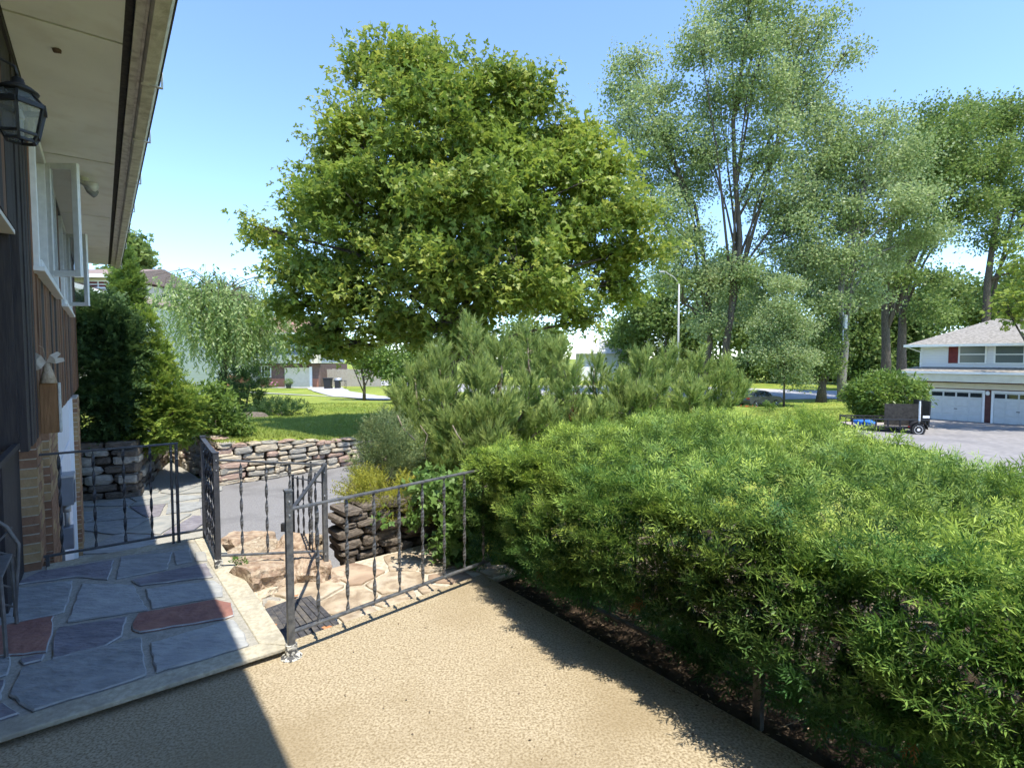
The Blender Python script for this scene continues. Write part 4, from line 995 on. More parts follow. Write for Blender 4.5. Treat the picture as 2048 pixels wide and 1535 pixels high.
def dead_leaf(p, s_, rz, label):
    pts = []
    for k in range(11):
        a_ = 2 * math.pi * k / 11; r = s_ * (1 if k % 2 else .8) * random.uniform(.75, 1.1)
        pts.append(Vector((p[0] + r * math.cos(a_ + rz), p[1] + r * .8 * math.sin(a_ + rz), p[2] + random.uniform(0, .012))))
    m = MB().raw([Vector((p[0], p[1], p[2] + .003))] + pts, [(0, i + 1, (i + 1) % 11 + 1) for i in range(11)])
    o = m.build('dead_leaf', 'dead_leaf'); o.modifiers.new('s', 'SOLIDIFY').thickness = .001
    tag(o, label, 'leaf')
dead_leaf(P(655, 1257, TZ + .042), .035, .3, 'curled orange dead leaf lying on the ribbed mat')
dead_leaf(P(547, 1252, TZ + .040), .024, 1.3, 'pale tan dead leaf on mat near the landing edge')
dead_leaf(P(590, 1192, TZ + .03), .022, 2.0, 'orange dead leaf in crevice between mat and boulders')

nest = link('wasp_nest', boulder_mesh(31, 2), None, 'brown_far'); q = P(113, 98, SZ)
nest.matrix_local = Matrix.LocRotScale(Vector((q.x, q.y, SZ - .006)), None, Vector((.028, .020, .016))); tag(nest, 'small brown mud nest stuck to the pale soffit', 'nest')
# ------------------------------------------------------------------ vegetation
A = np.array
def hwa(v, u, z):
    v, u, z = np.broadcast_arrays(np.asarray(v, float), np.asarray(u, float), np.asarray(z, float))
    return np.stack([CY * v - SY * u, SY * v + CY * u, z], -1)
def nz(P_, s, seed):   # cheap smooth noise, vectorised
    q = P_ * s + seed * 1.7
    return (np.sin(q[:, 0] * 1.0 + 1.3 * np.sin(q[:, 1] * .9 + seed)) + np.sin(q[:, 1] * 1.2 + 1.1 * np.sin(q[:, 2] * 1.1)) + np.sin(q[:, 2] * 1.1 + 1.2 * np.sin(q[:, 0] * 1.3 + 2 * seed))) / 3
# ---- yew hedge
hedge = empty('yew_hedge', hw(3.0, 1.0, -.1), 'large clipped bright green yew hedge overflowing the patio railing', 'hedge')
def hedge_top(v, u):
    return .83 + .12 * np.clip((u + .2) / 2.2, 0, 1) + .10 * np.exp(-((v - 3.6) / .9) ** 2 - ((u - 1.9) / 1.2) ** 2) - .10 * np.clip((u - 2.3) / .9, 0, 1) ** 2 - .20 * np.clip((2.42 - v) / .42, 0, 1) ** 2 + .035 * np.sin(u * 5.1 + v * 3) + .03 * np.sin(u * 9.7 - v * 7)
def hedge_front(z, u):
    return 2.30 - (.36 - .10 * np.clip((u - 2.2) / .8, 0, 1)) * np.sin(np.clip((z - .05) / 1.05, 0, 1) * math.pi) ** .8 + .05 * np.sin(u * 4.3 + z * 5) + .04 * np.sin(u * 9.1 - z * 8)
YS = [yew_sprig() for _ in range(6)]
pos, ax, nr, tip = [], [], [], []
n = 5200   # top
u = rng.uniform(-1.7, 3.15, n); v = 2.03 + rng.random(n) * (1.52 + .75 * np.clip((u + .3) / 1.8, 0, 1)); z = hedge_top(v, u)
lay = rng.random(n) ** 1.3 * .22; p = hwa(v, u, z + .04 - lay); p[:, 2] += nz(p, 5.5, 2) * .05
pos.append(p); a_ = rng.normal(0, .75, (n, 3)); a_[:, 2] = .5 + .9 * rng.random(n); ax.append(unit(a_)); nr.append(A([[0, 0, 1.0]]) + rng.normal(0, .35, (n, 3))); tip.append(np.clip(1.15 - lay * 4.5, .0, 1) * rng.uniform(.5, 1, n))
def boughs(nb, per, sampler, outw, spread, droop, tf):     # flat fans of sprigs at the end of small boughs
    c, z = sampler(nb); ci = np.repeat(np.arange(nb), per); n = len(ci)
    od = unit(outw[None, :] + rng.normal(0, .35, (nb, 3)) + A([0, 0, .12]))[ci]
    sd = unit(np.cross(od, A([0, 0, 1.])))
    s_ = rng.uniform(-1, 1, n) * spread; f_ = rng.uniform(-.9, .6, n) * spread
    q = c[ci] + sd * s_[:, None] + od * (f_ - .5 * np.abs(s_))[:, None] + A([0, 0, 1.]) * rng.normal(0, .02, n)[:, None]
    pos.append(q); ax.append(unit(od + sd * (s_ / spread * .7)[:, None] + A([0, 0, droop]) + rng.normal(0, .22, (n, 3)))); nr.append(A([[0, 0, 1.0]]) + rng.normal(0, .3, (n, 3)))
    tip.append(tf(z)[ci] * np.clip(.55 + f_ / spread * .5, .1, 1) * rng.uniform(.6, 1, n))
def s_front(nb):
    z = .10 + .80 * rng.random(nb * 2) ** .75; u = rng.uniform(-1.7, 3.12, nb * 2); k = rng.random(nb * 2) < np.clip(.10 + z * 1.05, 0, 1); z, u = z[k][:nb], u[k][:nb]
    while len(z) < nb: z = np.append(z, .7); u = np.append(u, rng.uniform(-1.7, 3.1))
    return hwa(hedge_front(z, u) + rng.random(nb) ** 2 * .10 - .02, u, z), z
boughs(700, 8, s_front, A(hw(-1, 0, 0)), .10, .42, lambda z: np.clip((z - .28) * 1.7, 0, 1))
def s_end(nb):
    z = .08 + .82 * rng.random(nb); v = rng.uniform(2.15, 3.9, nb)
    return hwa(v, 3.1 + .06 * np.sin(v * 7) + .08 * np.sin(z * 3), z * np.clip(hedge_top(v, 3.1), .2, 2) / .9), z
boughs(120, 8, s_end, A(hw(-.25, 1, 0)), .11, .15, lambda z: np.clip((z - .2) * 1.2, 0, .9))
def s_back(nb):
    z = .1 + .75 * rng.random(nb); u = rng.uniform(-1.7, 3.1, nb)
    return hwa(3.5 + .7 * np.clip((u + .3) / 1.8, 0, 1), u, z), z
boughs(150, 7, s_back, A(hw(1, 0, 0)), .13, .3, lambda z: np.clip(z - .3, 0, .6))
n = 700   # interior
v = rng.uniform(2.42, 3.9, n); u = rng.uniform(-1.6, 3.0, n); z = rng.uniform(.1, .8, n)
pos.append(hwa(v, u, z)); ax.append(randdir(n)); nr.append(randdir(n)); tip.append(np.zeros(n))
n = 1500    # dull shaded sprigs low on the front
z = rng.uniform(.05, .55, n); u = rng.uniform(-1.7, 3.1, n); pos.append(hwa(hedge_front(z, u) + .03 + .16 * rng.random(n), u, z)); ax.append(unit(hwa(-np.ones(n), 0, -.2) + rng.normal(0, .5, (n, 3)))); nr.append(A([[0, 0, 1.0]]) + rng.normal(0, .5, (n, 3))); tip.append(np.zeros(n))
pos = np.concatenate(pos); ax = np.concatenate(ax); nr = np.concatenate(nr); tip = np.concatenate(tip)
cl = np.clip(.5 + .6 * nz(pos, 4, 9) + rng.normal(0, .18, len(pos)), 0, 1)
tip = np.clip(tip * (0.75 + .8 * np.clip(.5 + nz(pos, 3.1, 4), 0, 1)), 0, 1)
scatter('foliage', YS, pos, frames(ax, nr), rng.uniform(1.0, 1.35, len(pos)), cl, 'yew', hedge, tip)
m = MB()
for k in range(90):   # stems and inner twigs
    v0, u0 = rng.uniform(2.55, 3.7), rng.uniform(-1.6, 2.95); q = hw(v0, u0, -.15); e = hw(v0 + rng.uniform(-.5, .5), u0 + rng.uniform(-.4, .4), rng.uniform(.4, .58))
    mid = q.lerp(e, .5) + Vector((rng.normal(0, .05), rng.normal(0, .05), .05)); m.tube([q, mid, e], [.012, .008, .003], 5)
for k in range(160):
    u0, z0 = rng.uniform(-1.6, 3.0), rng.uniform(.05, .5); q = hw(2.75, u0, z0 + rng.uniform(-.1, .1)); e = hw(2.22 + rng.uniform(-.08, .1), u0 + rng.uniform(-.25, .25), z0 + rng.uniform(-.1, .15)); m.tube([q, q.lerp(e, .5) + Vector((0, 0, rng.normal(0, .03))), e], [.006, .004, .002], 4)
m.build('branches', 'twig', hedge)
n = 46; z = rng.uniform(.02, .5, n); u = rng.uniform(-1.2, 2.9, n)
pp = hwa(hedge_front(z, u) + rng.uniform(-.02, .12, n), u, z)
scatter('dead_sprigs', YS, pp, frames(unit(hwa(-np.ones(n), 0, -.6) + rng.normal(0, .4, (n, 3))), randdir(n)), rng.uniform(.4, .8, n), rng.random(n), 'brown_sprig', hedge)
# soil bed and leaf litter under the hedge
o = MB().prism([hw(2.13, -3.5, -.045), hw(4.6, -3.5, -.08), hw(4.6, 3.4, -.08), hw(2.76, 3.4, -.06), hw(2.76, 3.02, -.05), hw(2.13, 2.99, -.045)], (0, 0, -.3)).build('planting_bed', 'soil', kind='structure'); fixn(o)
n = 900; L_ = Tpl([(0, 0, 0), (.25, .5, .1), (0, 1, 0), (-.25, .5, .1)], [(0, 1, 2, 3)])
v = 2.02 + .55 * rng.random(n) ** 1.2; u = rng.uniform(-1.5, 2.95, n)
zz = np.where(v < 2.12, .004, -.04)
o = scatter('leaf_litter', [L_], hwa(v, u, zz + .004), frames(unit(rng.normal(0, 1, (n, 3)) * A([1, 1, .1])), A([[0, 0, 1.]]) + rng.normal(0, .3, (n, 3))), rng.uniform(.010, .032, n), rng.random(n), 'litter', None, kind='stuff')
o['label'] = 'dry brown leaf litter under the yew hedge'; o['category'] = 'leaf litter'
n = 150; v = 2.1 - 1.5 * rng.random(n) ** 2.2; u = rng.uniform(-.6, 2.85, n)
o = scatter('patio_debris', [L_], hwa(v, u, .006), frames(unit(rng.normal(0, 1, (n, 3)) * A([1, 1, .1])), A([[0, 0, 1.]]) + rng.normal(0, .3, (n, 3))), rng.uniform(.006, .018, n), rng.random(n) * .6, 'litter', None, kind='stuff')
o['label'] = 'tiny dry leaf scraps scattered over the concrete patio'; o['category'] = 'leaf litter'
# ---- generic crown from blobs
def blob_tree(name, label, cat, base, blobs, tpls, mat, dens, scale, trunk_r, bark, group=None, shell=.5, up=.55, limb=True, lean=(0, 0), tipf=None, trunk_top=None, nlimb=None, normal_out=.5, flat=None, partname='crown', trunk_pts=None, clump=0, csz=0, shrink=0.0):
    root = empty(name, base, label, cat, group)
    base = Vector(base); bl = [(Vector(c), A(r) if hasattr(r, '__len__') else A([r, r, r])) for c, r in blobs]
    pos, out = [], []
    for c, r in bl:
        n = max(3, int(dens * (r[0] * r[1] * r[2]) ** (2 / 3)))
        r = np.maximum(r - shrink, r * .42)
        d = randdir(n); rad = shell + (1 - shell) * rng.random(n) ** .5
        wob = 1 + .16 * nz(d * 1.0, 3.0, float(c[0]) % 5)
        p = A(c) + d * r * (rad * wob)[:, None]
        if clump:
            nc = max(3, n // clump); ci = rng.integers(0, nc, n); rm = float(np.mean(r))
            p = p[ci] + rng.normal(0, 1, (n, 3)) * A([1, 1, .34]) * (csz if csz else .22 * rm)
            d = d[ci]
        ins = np.zeros(n)
        for c2, r2 in bl:
            if c2 is c: continue
            ins = np.maximum(ins, 1 - np.linalg.norm((p - A(c2)) / r2, axis=1))
        k = ins < .45
        pos.append(p[k]); out.append(d[k])
    pos = np.concatenate(pos); out = np.concatenate(out); n = len(pos)
    a_ = unit(out * A([1, 1, .5]) + rng.normal(0, .5, (n, 3)))
    nn = A([[0, 0, up]]) + out * normal_out * .6 + rng.normal(0, .3, (n, 3))
    r_ = np.clip(.45 + .35 * nz(pos, 1.1, 3) + rng.normal(0, .2, n), 0, 1)
    tf = np.clip(.5 + .5 * nz(pos, .8, 6) + rng.normal(0, .25, n), 0, 1) if tipf is None else np.full(n, tipf)
    scatter(partname, tpls, pos, frames(a_, nn), scale * rng.uniform(.8, 1.2, n), r_, mat, root, tf)
    m = MB(); cen = sum((c for c, _ in bl), Vector()) / len(bl); top = trunk_top if trunk_top is not None else Vector((cen.x, cen.y, cen.z))
    tp = trunk_pts or [base - Vector((0, 0, .2)), base.lerp(top, .3) + Vector((rng.normal(0, .05), 0, 0)), base.lerp(top, .65) + Vector((rng.normal(0, .12), 0, 0)), top]
    tp = [Vector(q) for q in tp]; k = len(tp)
    m.tube(tp, [trunk_r * 1.25] + [trunk_r * (1 - .75 * i / (k - 1)) for i in range(1, k)], 9)
    o = m.build('trunk', bark, root, smooth=True)
    if limb:
        m = MB()
        for c, r in bl:
            f = rng.uniform(.15, .85); i = min(int(f * (k - 1)), k - 2); st = tp[i].lerp(tp[i + 1], f * (k - 1) - i)
            if st.z > c.z: st = tp[0].lerp(tp[-1], .35)
            mid = st.lerp(c, .5) + Vector((rng.normal(0, .1), rng.normal(0, .1), .12 * (c - st).length * rng.uniform(-.3, 1)))
            m.tube([st, mid, c], [trunk_r * .38, trunk_r * .24, trunk_r * .10], 6)
            for q in range(4):
                d = Vector(randdir(1)[0]); d.z = abs(d.z) * .6; e = c + Vector((d.x * r[0], d.y * r[1], d.z * r[2])) * .9
                m.tube([mid.lerp(c, rng.uniform(.2, 1)), c.lerp(e, .5), e], [trunk_r * .13, trunk_r * .08, trunk_r * .03], 5)
        m.build('limbs', bark, root, smooth=True)
    return root
def pxb(px, py, r, depth, dy=0.0, ry=1.0):       # blob from an image position at a real distance
    c = D(px, py, depth + dy); rr = r / F * (depth + dy)
    return (c, (rr, rr * ry, rr))
# ---- maple
ML = maple_leaf(); MS = maple_small(); MC = [cluster(MS, 15, .40, .42, .125, 1.0) for _ in range(6)]
dm = 15.5
mb = [pxb(x, y, r, dm, dy) for x, y, r, dy in [(790, 165, 90, 0), (850, 120, 52, .3), (735, 135, 52, .4), (985, 190, 88, .2), (1060, 200, 62, -.4), (700, 260, 92, -.3), (860, 270, 130, -1.2), (1085, 280, 98, .2), (1140, 250, 40, .2), (660, 370, 72, .3), (545, 470, 42, .2), (512, 455, 24, .1), (600, 540, 75, -.4),
      (730, 430, 115, -1.4), (930, 400, 130, -2.1), (1110, 390, 112, -.9), (1200, 350, 62, .2), (1180, 470, 100, .4), (1255, 430, 58, -.2), (1275, 500, 52, .1), (1240, 570, 62, .6), (1040, 540, 118, -1.9), (860, 540, 118, -2.2), (700, 570, 100, -1.0), (590, 610, 48, -.3), (800, 650, 78, -1.2), (930, 650, 70, -1.8), (1120, 600, 66, -.5), (1165, 640, 44, .1), (650, 660, 48, -.5), (690, 690, 38, -.4), (640, 700, 30, -.6),
      (915, 170, 62, .2), (930, 250, 92, -.4), (1000, 330, 100, -.9), (790, 350, 100, -1.2), (640, 440, 58, -.2), (1150, 320, 66, -.2), (880, 400, 100, 2.2), (1040, 440, 100, 2.4), (760, 520, 90, 2.0), (1100, 560, 80, 2.2), (930, 560, 100, 2.4)]]
gb = Vector((-1.85, dm, gz(-1.85, dm)))
blob_tree('maple_tree', 'large round-crowned green maple tree standing alone on the lawn', 'tree', gb, mb, MC, 'maple', 112 , 1.0, .22, 'bark', shell=.5, clump=15, csz=.36, shrink=.40, up=1.0, normal_out=.5, trunk_top=D(870, 260, dm), trunk_pts=[gb - Vector((0, 0, .2)), D(900, 640, dm), D(895, 520, dm), D(880, 400, dm), D(850, 240, dm)])
# ---- poplars on the right
PL = flat_leaf(.8); PC = [cluster(PL, 18, .66, .8, .165, .3) for _ in range(6)]
def poplar(label, base_px, depth, blobs, tpts, tr, dens=40, mat='poplar', bark='bark_grey', group='cottonwoods behind the drive', sc_=1.0):
    x = D(base_px, 715, depth).x; g = Vector((x, depth, gz(x, depth)))
    bl = [pxb(px, py, r, depth, rng.uniform(-1.5, 1.5), 1.1) for px, py, r in blobs]
    return blob_tree('cottonwood_tree', label, 'tree', g, bl, PC, mat, dens * (36 / depth) ** 2, sc_ * depth / 36, tr * depth / 58, bark, group, shell=.3, up=.25, normal_out=.5, clump=9, csz=.6 * depth / 36, shrink=.62 * depth / 36, trunk_pts=[g - Vector((0, 0, .2))] + [D(a, b, depth) for a, b in tpts])
poplar('tallest silvery cottonwood with dark leaning trunk rising above its neighbours', 1455, 54, [(1400, 90, 58), (1460, 40, 80), (1540, 30, 72), (1600, 80, 62), (1650, 40, 38), (1500, 140, 92), (1600, 170, 80), (1560, 260, 90), (1440, 210, 60), (1660, 250, 60), (1420, 300, 60), (1540, 370, 85), (1640, 340, 70), (1690, 110, 30), (1580, 470, 80), (1500, -30, 70), (1480, 560, 60), (1560, 590, 70), (1420, 560, 50)], [(1452, 690), (1468, 590), (1480, 480), (1470, 350), (1466, 240), (1500, 130), (1530, 30)], .42, bark='bark')
poplar('slender silvery cottonwood between the maple and the tallest tree', 1400, 56, [(1265, 130, 48), (1240, 190, 40), (1300, 210, 62), (1340, 270, 70), (1250, 260, 50), (1290, 320, 70), (1380, 360, 66), (1310, 420, 72), (1370, 480, 66), (1400, 570, 60), (1330, 540, 60), (1430, 640, 55)], [(1420, 690), (1418, 600), (1405, 500), (1390, 410), (1350, 330), (1300, 230)], .33, bark='bark')
poplar('broad pale green cottonwood leaning left over the young tree', 1690, 53, [(1740, 270, 70), (1700, 330, 80), (1640, 430, 80), (1720, 420, 84), (1790, 330, 66), (1800, 410, 70), (1600, 520, 60), (1680, 520, 72), (1770, 500, 60), (1850, 470, 46), (1730, 590, 44), (1650, 600, 44), (1780, 240, 34)], [(1683, 760), (1690, 690), (1678, 610), (1690, 500), (1720, 400), (1745, 280)], .52)
poplar('dark thick-trunked tree immediately left of the garage house', 1775, 60, [(1830, 300, 70), (1880, 260, 66), (1850, 380, 64), (1900, 350, 60), (1840, 480, 46), (1800, 560, 40), (1870, 560, 36)], [(1772, 700), (1770, 600), (1778, 480), (1800, 370), (1835, 290)], .5, 52, 'backtree', 'bark')
poplar('dark forked tree trunk with leafy top beside garage house roof', 1806, 62, [(1930, 240, 50), (1980, 240, 46), (1940, 320, 60), (1990, 330, 60), (1950, 410, 50), (1900, 440, 42), (1840, 620, 36)], [(1803, 700), (1806, 620), (1815, 520), (1850, 410), (1905, 310)], .5, 52, 'backtree', 'bark')
poplar('dark tall tree rising directly behind the garage house roof', 1975, 63, [(2030, 230, 54), (2060, 300, 60), (2010, 380, 60), (2060, 420, 60), (1990, 470, 42), (2040, 540, 46), (2030, 620, 40), (1985, 600, 22)], [(1972, 650), (1975, 560), (1990, 450), (2010, 330)], .48, 52, 'backtree', 'bark')
# young tree and short trunk by the street
x = D(1570, 715, 49).x; g = Vector((x, 49, gz(x, 49)))
blob_tree('young_tree', 'young light green tree with thin trunk on the lawn near the street', 'tree', g, [pxb(px, py, r, 49, rng.uniform(-.5, .5)) for px, py, r in [(1560, 620, 40), (1530, 660, 40), (1590, 660, 46), (1550, 700, 44), (1605, 715, 36), (1520, 710, 30), (1580, 745, 30), (1600, 765, 16), (1570, 570, 30)]], PC, 'poplar', 50, 1.1, .09, 'bark', None, shell=.2, clump=7, csz=.7, shrink=.8, trunk_top=D(1568, 600, 49))
x = D(1645, 715, 53).x; g = Vector((x, 53, gz(x, 53)))
blob_tree('short_tree', 'short dark trunk with low leafy crown beside the grey split trunk', 'tree', g, [pxb(px, py, r, 53, rng.uniform(-.5, .5)) for px, py, r in [(1640, 700, 40), (1660, 660, 36), (1625, 740, 24), (1665, 735, 22)]], PC, 'backtree', 50, 1.1, .45, 'bark', None, shell=.2, trunk_pts=[g - Vector((0, 0, .2)), D(1645, 770, 53), D(1642, 720, 53), D(1645, 660, 53)])
# background woodland: individual trees further off
BC = [cluster(PL, 15, .95, .8, .31, .4) for _ in range(5)]
blist = [(1285, 60, 640, 66, 1), (1330, 56, 620, 60, 1), (1250, 66, 690, 44, 1), (1385, 58, 660, 60, 1), (1440, 62, 640, 60, 1), (1500, 64, 640, 62, 1), (1560, 66, 660, 60, 1), (1610, 62, 690, 50, 1), (1700, 60, 650, 66, 0), (1745, 58, 690, 50, 0), (1800, 60, 650, 60, 0), (1850, 58, 620, 56, 0), (1905, 62, 600, 62, 0), (1960, 64, 620, 56, 0), (1100, 72, 690, 44, 1), (1040, 76, 670, 50, 1), (950, 78, 690, 44, 1), (2030, 60, 600, 60, 0), (1660, 70, 560, 66, 1), (760, 60, 720, 40, 1), (840, 64, 710, 44, 1), (1760, 66, 560, 66, 0), (1480, 72, 570, 66, 1)]
where = {1: 'bushy', 0: 'dark'}
for i, (px, dep, cy, r, kd) in enumerate(blist):
    dep = dep + 22
    x = D(px, 715, dep).x; g = Vector((x, dep, gz(x, dep)))
    bl = [pxb(px + rng.uniform(-.5, .5) * r, cy + rng.uniform(-.6, .75) * r, r * rng.uniform(.45, .7), dep, rng.uniform(-1.5, 1.5)) for _ in range(7)]
    zb0 = g.z + 1.6
    bl += [(Vector((x + rng.uniform(-1.5, 1.5), dep + rng.uniform(-1, 1), zb0 + rng.uniform(0, 1.2))), (2.4, 2.0, 1.7)) for _ in range(3)]
    blob_tree('woodland_tree', 'bushy mid-green tree in the wooded strip beyond the street' if kd else 'dark green tree in the shady wood behind the garage house', 'tree', g, bl, BC, 'backtree', 9.5, 1.55, .38, 'bark', 'trees beyond the street' if kd else 'shady trees behind the garage house', shell=.2, limb=False)
# branch of a maple hanging in beside the garage house
x = D(2100, 715, 27).x; g = Vector((x, 27, gz(x, 27)))
blob_tree('maple_tree', 'yellow-green maple branch reaching in front of the garage house roof', 'tree', g, [pxb(px, py, r, 27, 0) for px, py, r in [(2010, 615, 26), (2040, 590, 30), (2030, 640, 20), (2080, 600, 60), (2120, 520, 90), (2150, 620, 80)]], [cluster(ML, 14, .5, .4, .15, .9) for _ in range(3)], 'maple', 24, 1.0, .2, 'bark', None, shell=.2)
# ---- white pine shrub
PS = [pine_shoot(54, .20, .105, .0052) for _ in range(5)]
pine = empty('pine_shrub', (1.1, 7.0, gz(1.1, 7.0)), 'wide shaggy white pine shrub growing behind the yew hedge', 'shrub')
pos, ax, rr, sh = [], [], [], []; m = MB(); m2 = MB()
tops = [(940, 650, 6.9), (1055, 660, 7.0), (1000, 690, 6.4), (880, 700, 6.6), (1120, 690, 6.9), (1190, 690, 7.1), (1290, 715, 6.8), (1340, 705, 7.0), (1400, 715, 6.9), (1450, 735, 6.8), (1240, 730, 6.6), (830, 740, 6.5), (1150, 740, 6.2), (960, 740, 6.0), (1060, 760, 5.9), (1380, 770, 6.3), (800, 790, 6.3), (880, 780, 5.9), (1480, 770, 6.8), (1320, 770, 6.2), (820, 850, 5.9), (900, 840, 5.6), (850, 900, 5.6), (790, 870, 6.2), (960, 820, 5.6), (1010, 810, 5.5), (930, 900, 5.4), (990, 880, 5.3), (870, 930, 5.5), (800, 930, 5.7), (1100, 830, 5.6), (1200, 800, 5.9), (1270, 790, 6.2)]
stems = [Vector((x, y, gz(x, y) - .1)) for x, y in ((-.1, 6.3), (.5, 6.8), (1.2, 7.1), (2.2, 7.2), (-.6, 6.1))]
for (px, py, dep) in tops:
    e = D(px, py + 15 + (28 if 1170 < px < 1260 else 0), dep); st = min(stems, key=lambda s_: (s_.to_2d() - e.to_2d()).length)
    mid = st.lerp(e, .55) + Vector((rng.normal(0, .08), rng.normal(0, .08), -.05)); mid2 = st.lerp(e, .8) + Vector((rng.normal(0, .04), 0, .0))
    m.tube([st, mid, mid2, e], [.028, .018, .012, .004], 6)
    up = unit(A([(e - mid2).normalized() * .5 + Vector((0, 0, .7))]))[0]
    for q in range(84):
        t = rng.random() ** .7; base = A(st.lerp(mid, t / .55) if t < .55 else mid.lerp(e, (t - .55) / .45)); rad = (1.05 - t) * .52 + .05
        d = unit(A([[rng.normal(), rng.normal(), abs(rng.normal()) * .5 + .1]]))[0]
        p = base + d * rad * rng.random() ** .5
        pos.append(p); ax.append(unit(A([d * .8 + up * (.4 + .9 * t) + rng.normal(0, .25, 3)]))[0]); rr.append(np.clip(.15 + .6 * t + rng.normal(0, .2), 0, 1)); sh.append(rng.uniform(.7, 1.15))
        if q % 5 == 0: m2.tube([Vector(base), Vector(p)], [.006, .003], 4)
    for q in range(3):
        pos.append(A(e) + rng.normal(0, .02, 3) - A([0, 0, .08 * q])); ax.append(unit(A([[rng.normal(0, .25), rng.normal(0, .25), 1]]))[0]); rr.append(.9); sh.append(1.2)
pos, ax, rr, sh = A(pos), A(ax), A(rr), A(sh)
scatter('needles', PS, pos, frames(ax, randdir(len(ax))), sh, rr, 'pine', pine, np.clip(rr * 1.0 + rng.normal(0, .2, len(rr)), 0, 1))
k = rng.choice(len(pos), 170, replace=False); inn = pos[k] - ax[k] * .2 - A([0, .0, .15])
scatter('dead_needles', PS, inn, frames(ax[k], randdir(len(k))), sh[k] * .7, rng.random(len(k)), 'brown_sprig', pine)
m.build('stems', 'twig', pine, smooth=True); m2.build('twigs', 'twig', pine, kind='stuff')
for j, pts in enumerate([[(830, 880), (805, 855), (795, 830)], [(853, 925), (848, 895), (855, 870), (840, 850)], [(930, 890), (915, 870), (905, 850)]]):
    MB().tube([D(a, b, 5.35) for a, b in pts], [.008, .007, .006, .004][:len(pts)], 6).build('bare_stem', 'twig', pine, smooth=True)
o = MB().prism([hw(1.62, 4.15, .27), hw(2.9, 4.22, .26), hw(4.2, 5.0, .0), hw(5.2, 7.0, -.1), hw(3.5, 8.0, .1), hw(2.55, 6.0, .26), hw(1.76, 4.4, .27)], (0, 0, -.6)).build('planter_soil', 'soil', kind='structure'); fixn(o)
# ---- juniper on the planter corner
JS = [needle_spray(9, .14, .022, .0030, 3) for _ in range(4)]
def spray_blobs(name, label, cat, base, blobs, tpls, mat, dens, scale, group=None, upb=.6, shell=.55, tipf=1.0, stem=.03, partname='foliage', outw=1.0, nrj=.6, bark='bark'):
    root = empty(name, base, label, cat, group); pos, out = [], []
    for c, r in blobs:
        r = A(r) if hasattr(r, '__len__') else A([r, r, r]); n = int(dens * (r[0] * r[1] * r[2]) ** (2 / 3)); d = randdir(n)
        pos.append(A(c) + d * r * ((shell + (1 - shell) * rng.random(n) ** .6) * (1 + .12 * nz(d, 4, 3)))[:, None]); out.append(d)
    pos = np.concatenate(pos); out = np.concatenate(out); n = len(pos)
    a_ = unit(out * outw + A([[0, 0, upb]]) + rng.normal(0, .4, (n, 3)))
    rr = np.clip(.5 + .5 * nz(pos, 3, 2) + rng.normal(0, .2, n), 0, 1)
    scatter(partname, tpls, pos, frames(a_, A([[0, 0, 1.]]) + out * .4 + rng.normal(0, nrj, (n, 3))), scale * rng.uniform(.75, 1.25, n), rr, mat, root, tipf * np.clip(.4 + .6 * rng.random(n), 0, 1))
    m = MB(); b = Vector(base)
    for c, r in blobs:
        c = Vector(c); m.tube([b - Vector((0, 0, .15)), b.lerp(c, .5) + Vector((rng.normal(0, .02), 0, 0)), c], [stem, stem * .7, stem * .3], 6)
    m.build('stems', bark, root, smooth=True)
    return root
jb = P(740, 1020, .33)
spray_blobs('juniper_shrub', 'golden yellow low juniper spilling over the planter wall corner', 'shrub', (jb.x, jb.y, .3), [(D(735, 1000, 4.5), (.17, .2, .13)), (D(775, 990, 4.5), (.2, .2, .14)), (D(725, 975, 4.7), (.11, .12, .12)), (D(805, 1015, 4.45), (.16, .16, .10))], JS, 'juniper', 4200, 1.0, upb=.5)
spray_blobs('juniper_shrub', 'feathery blue-green juniper standing above the golden juniper', 'shrub', D(765, 985, 5.15), [(D(765, 900, 5.3), (.20, .2, .24)), (D(772, 872, 5.4), (.15, .16, .2)), (D(755, 940, 5.2), (.2, .2, .18)), (D(800, 915, 5.3), (.18, .2, .22))], JS, 'blue_juniper', 3000, 1.25, upb=1.2)
# ---- lobed-leaf shrub behind the railing
LL = cluster(ML, 7, .10, .6, .036, .7)
LLs = [cluster(ML, 7, .10, .6, .038, .7) for _ in range(5)]
lb = hw(2.55, 3.95, .0)
spray_blobs('lobed_shrub', 'light green shrub with lobed leaves hanging over the planter wall', 'shrub', (lb.x, lb.y, .0), [(D(890, 1000, 4.35), (.20, .18, .14)), (D(865, 960, 4.4), (.10, .12, .08)), (D(925, 1050, 4.2), (.14, .14, .14)), (D(900, 1090, 4.1), (.12, .12, .12)), (D(935, 1115, 4.05), (.10, .10, .10)), (D(830, 1030, 4.3), (.06, .06, .05)), (D(760, 1035, 4.25), (.04, .04, .03)), (D(925, 985, 4.35), (.14, .14, .16)), (D(950, 1010, 4.25), (.12, .12, .2)), (D(850, 975, 3.9), (.12, .1, .04))], LLs, 'lobed', 3600, 1.0, upb=.3, shell=.2, stem=.008)
wd = P(478, 1150, TZ)
spray_blobs('weed', 'small green weed rooted at the landing rim beside the gate', 'plant', (wd.x, wd.y, TZ), [(wd + Vector((0, 0, .07)), (.06, .05, .05))], [cluster(oval_leaf(.5), 8, .03, .7, .022, .5)], 'lobed', 9000, 1.0, stem=.003)
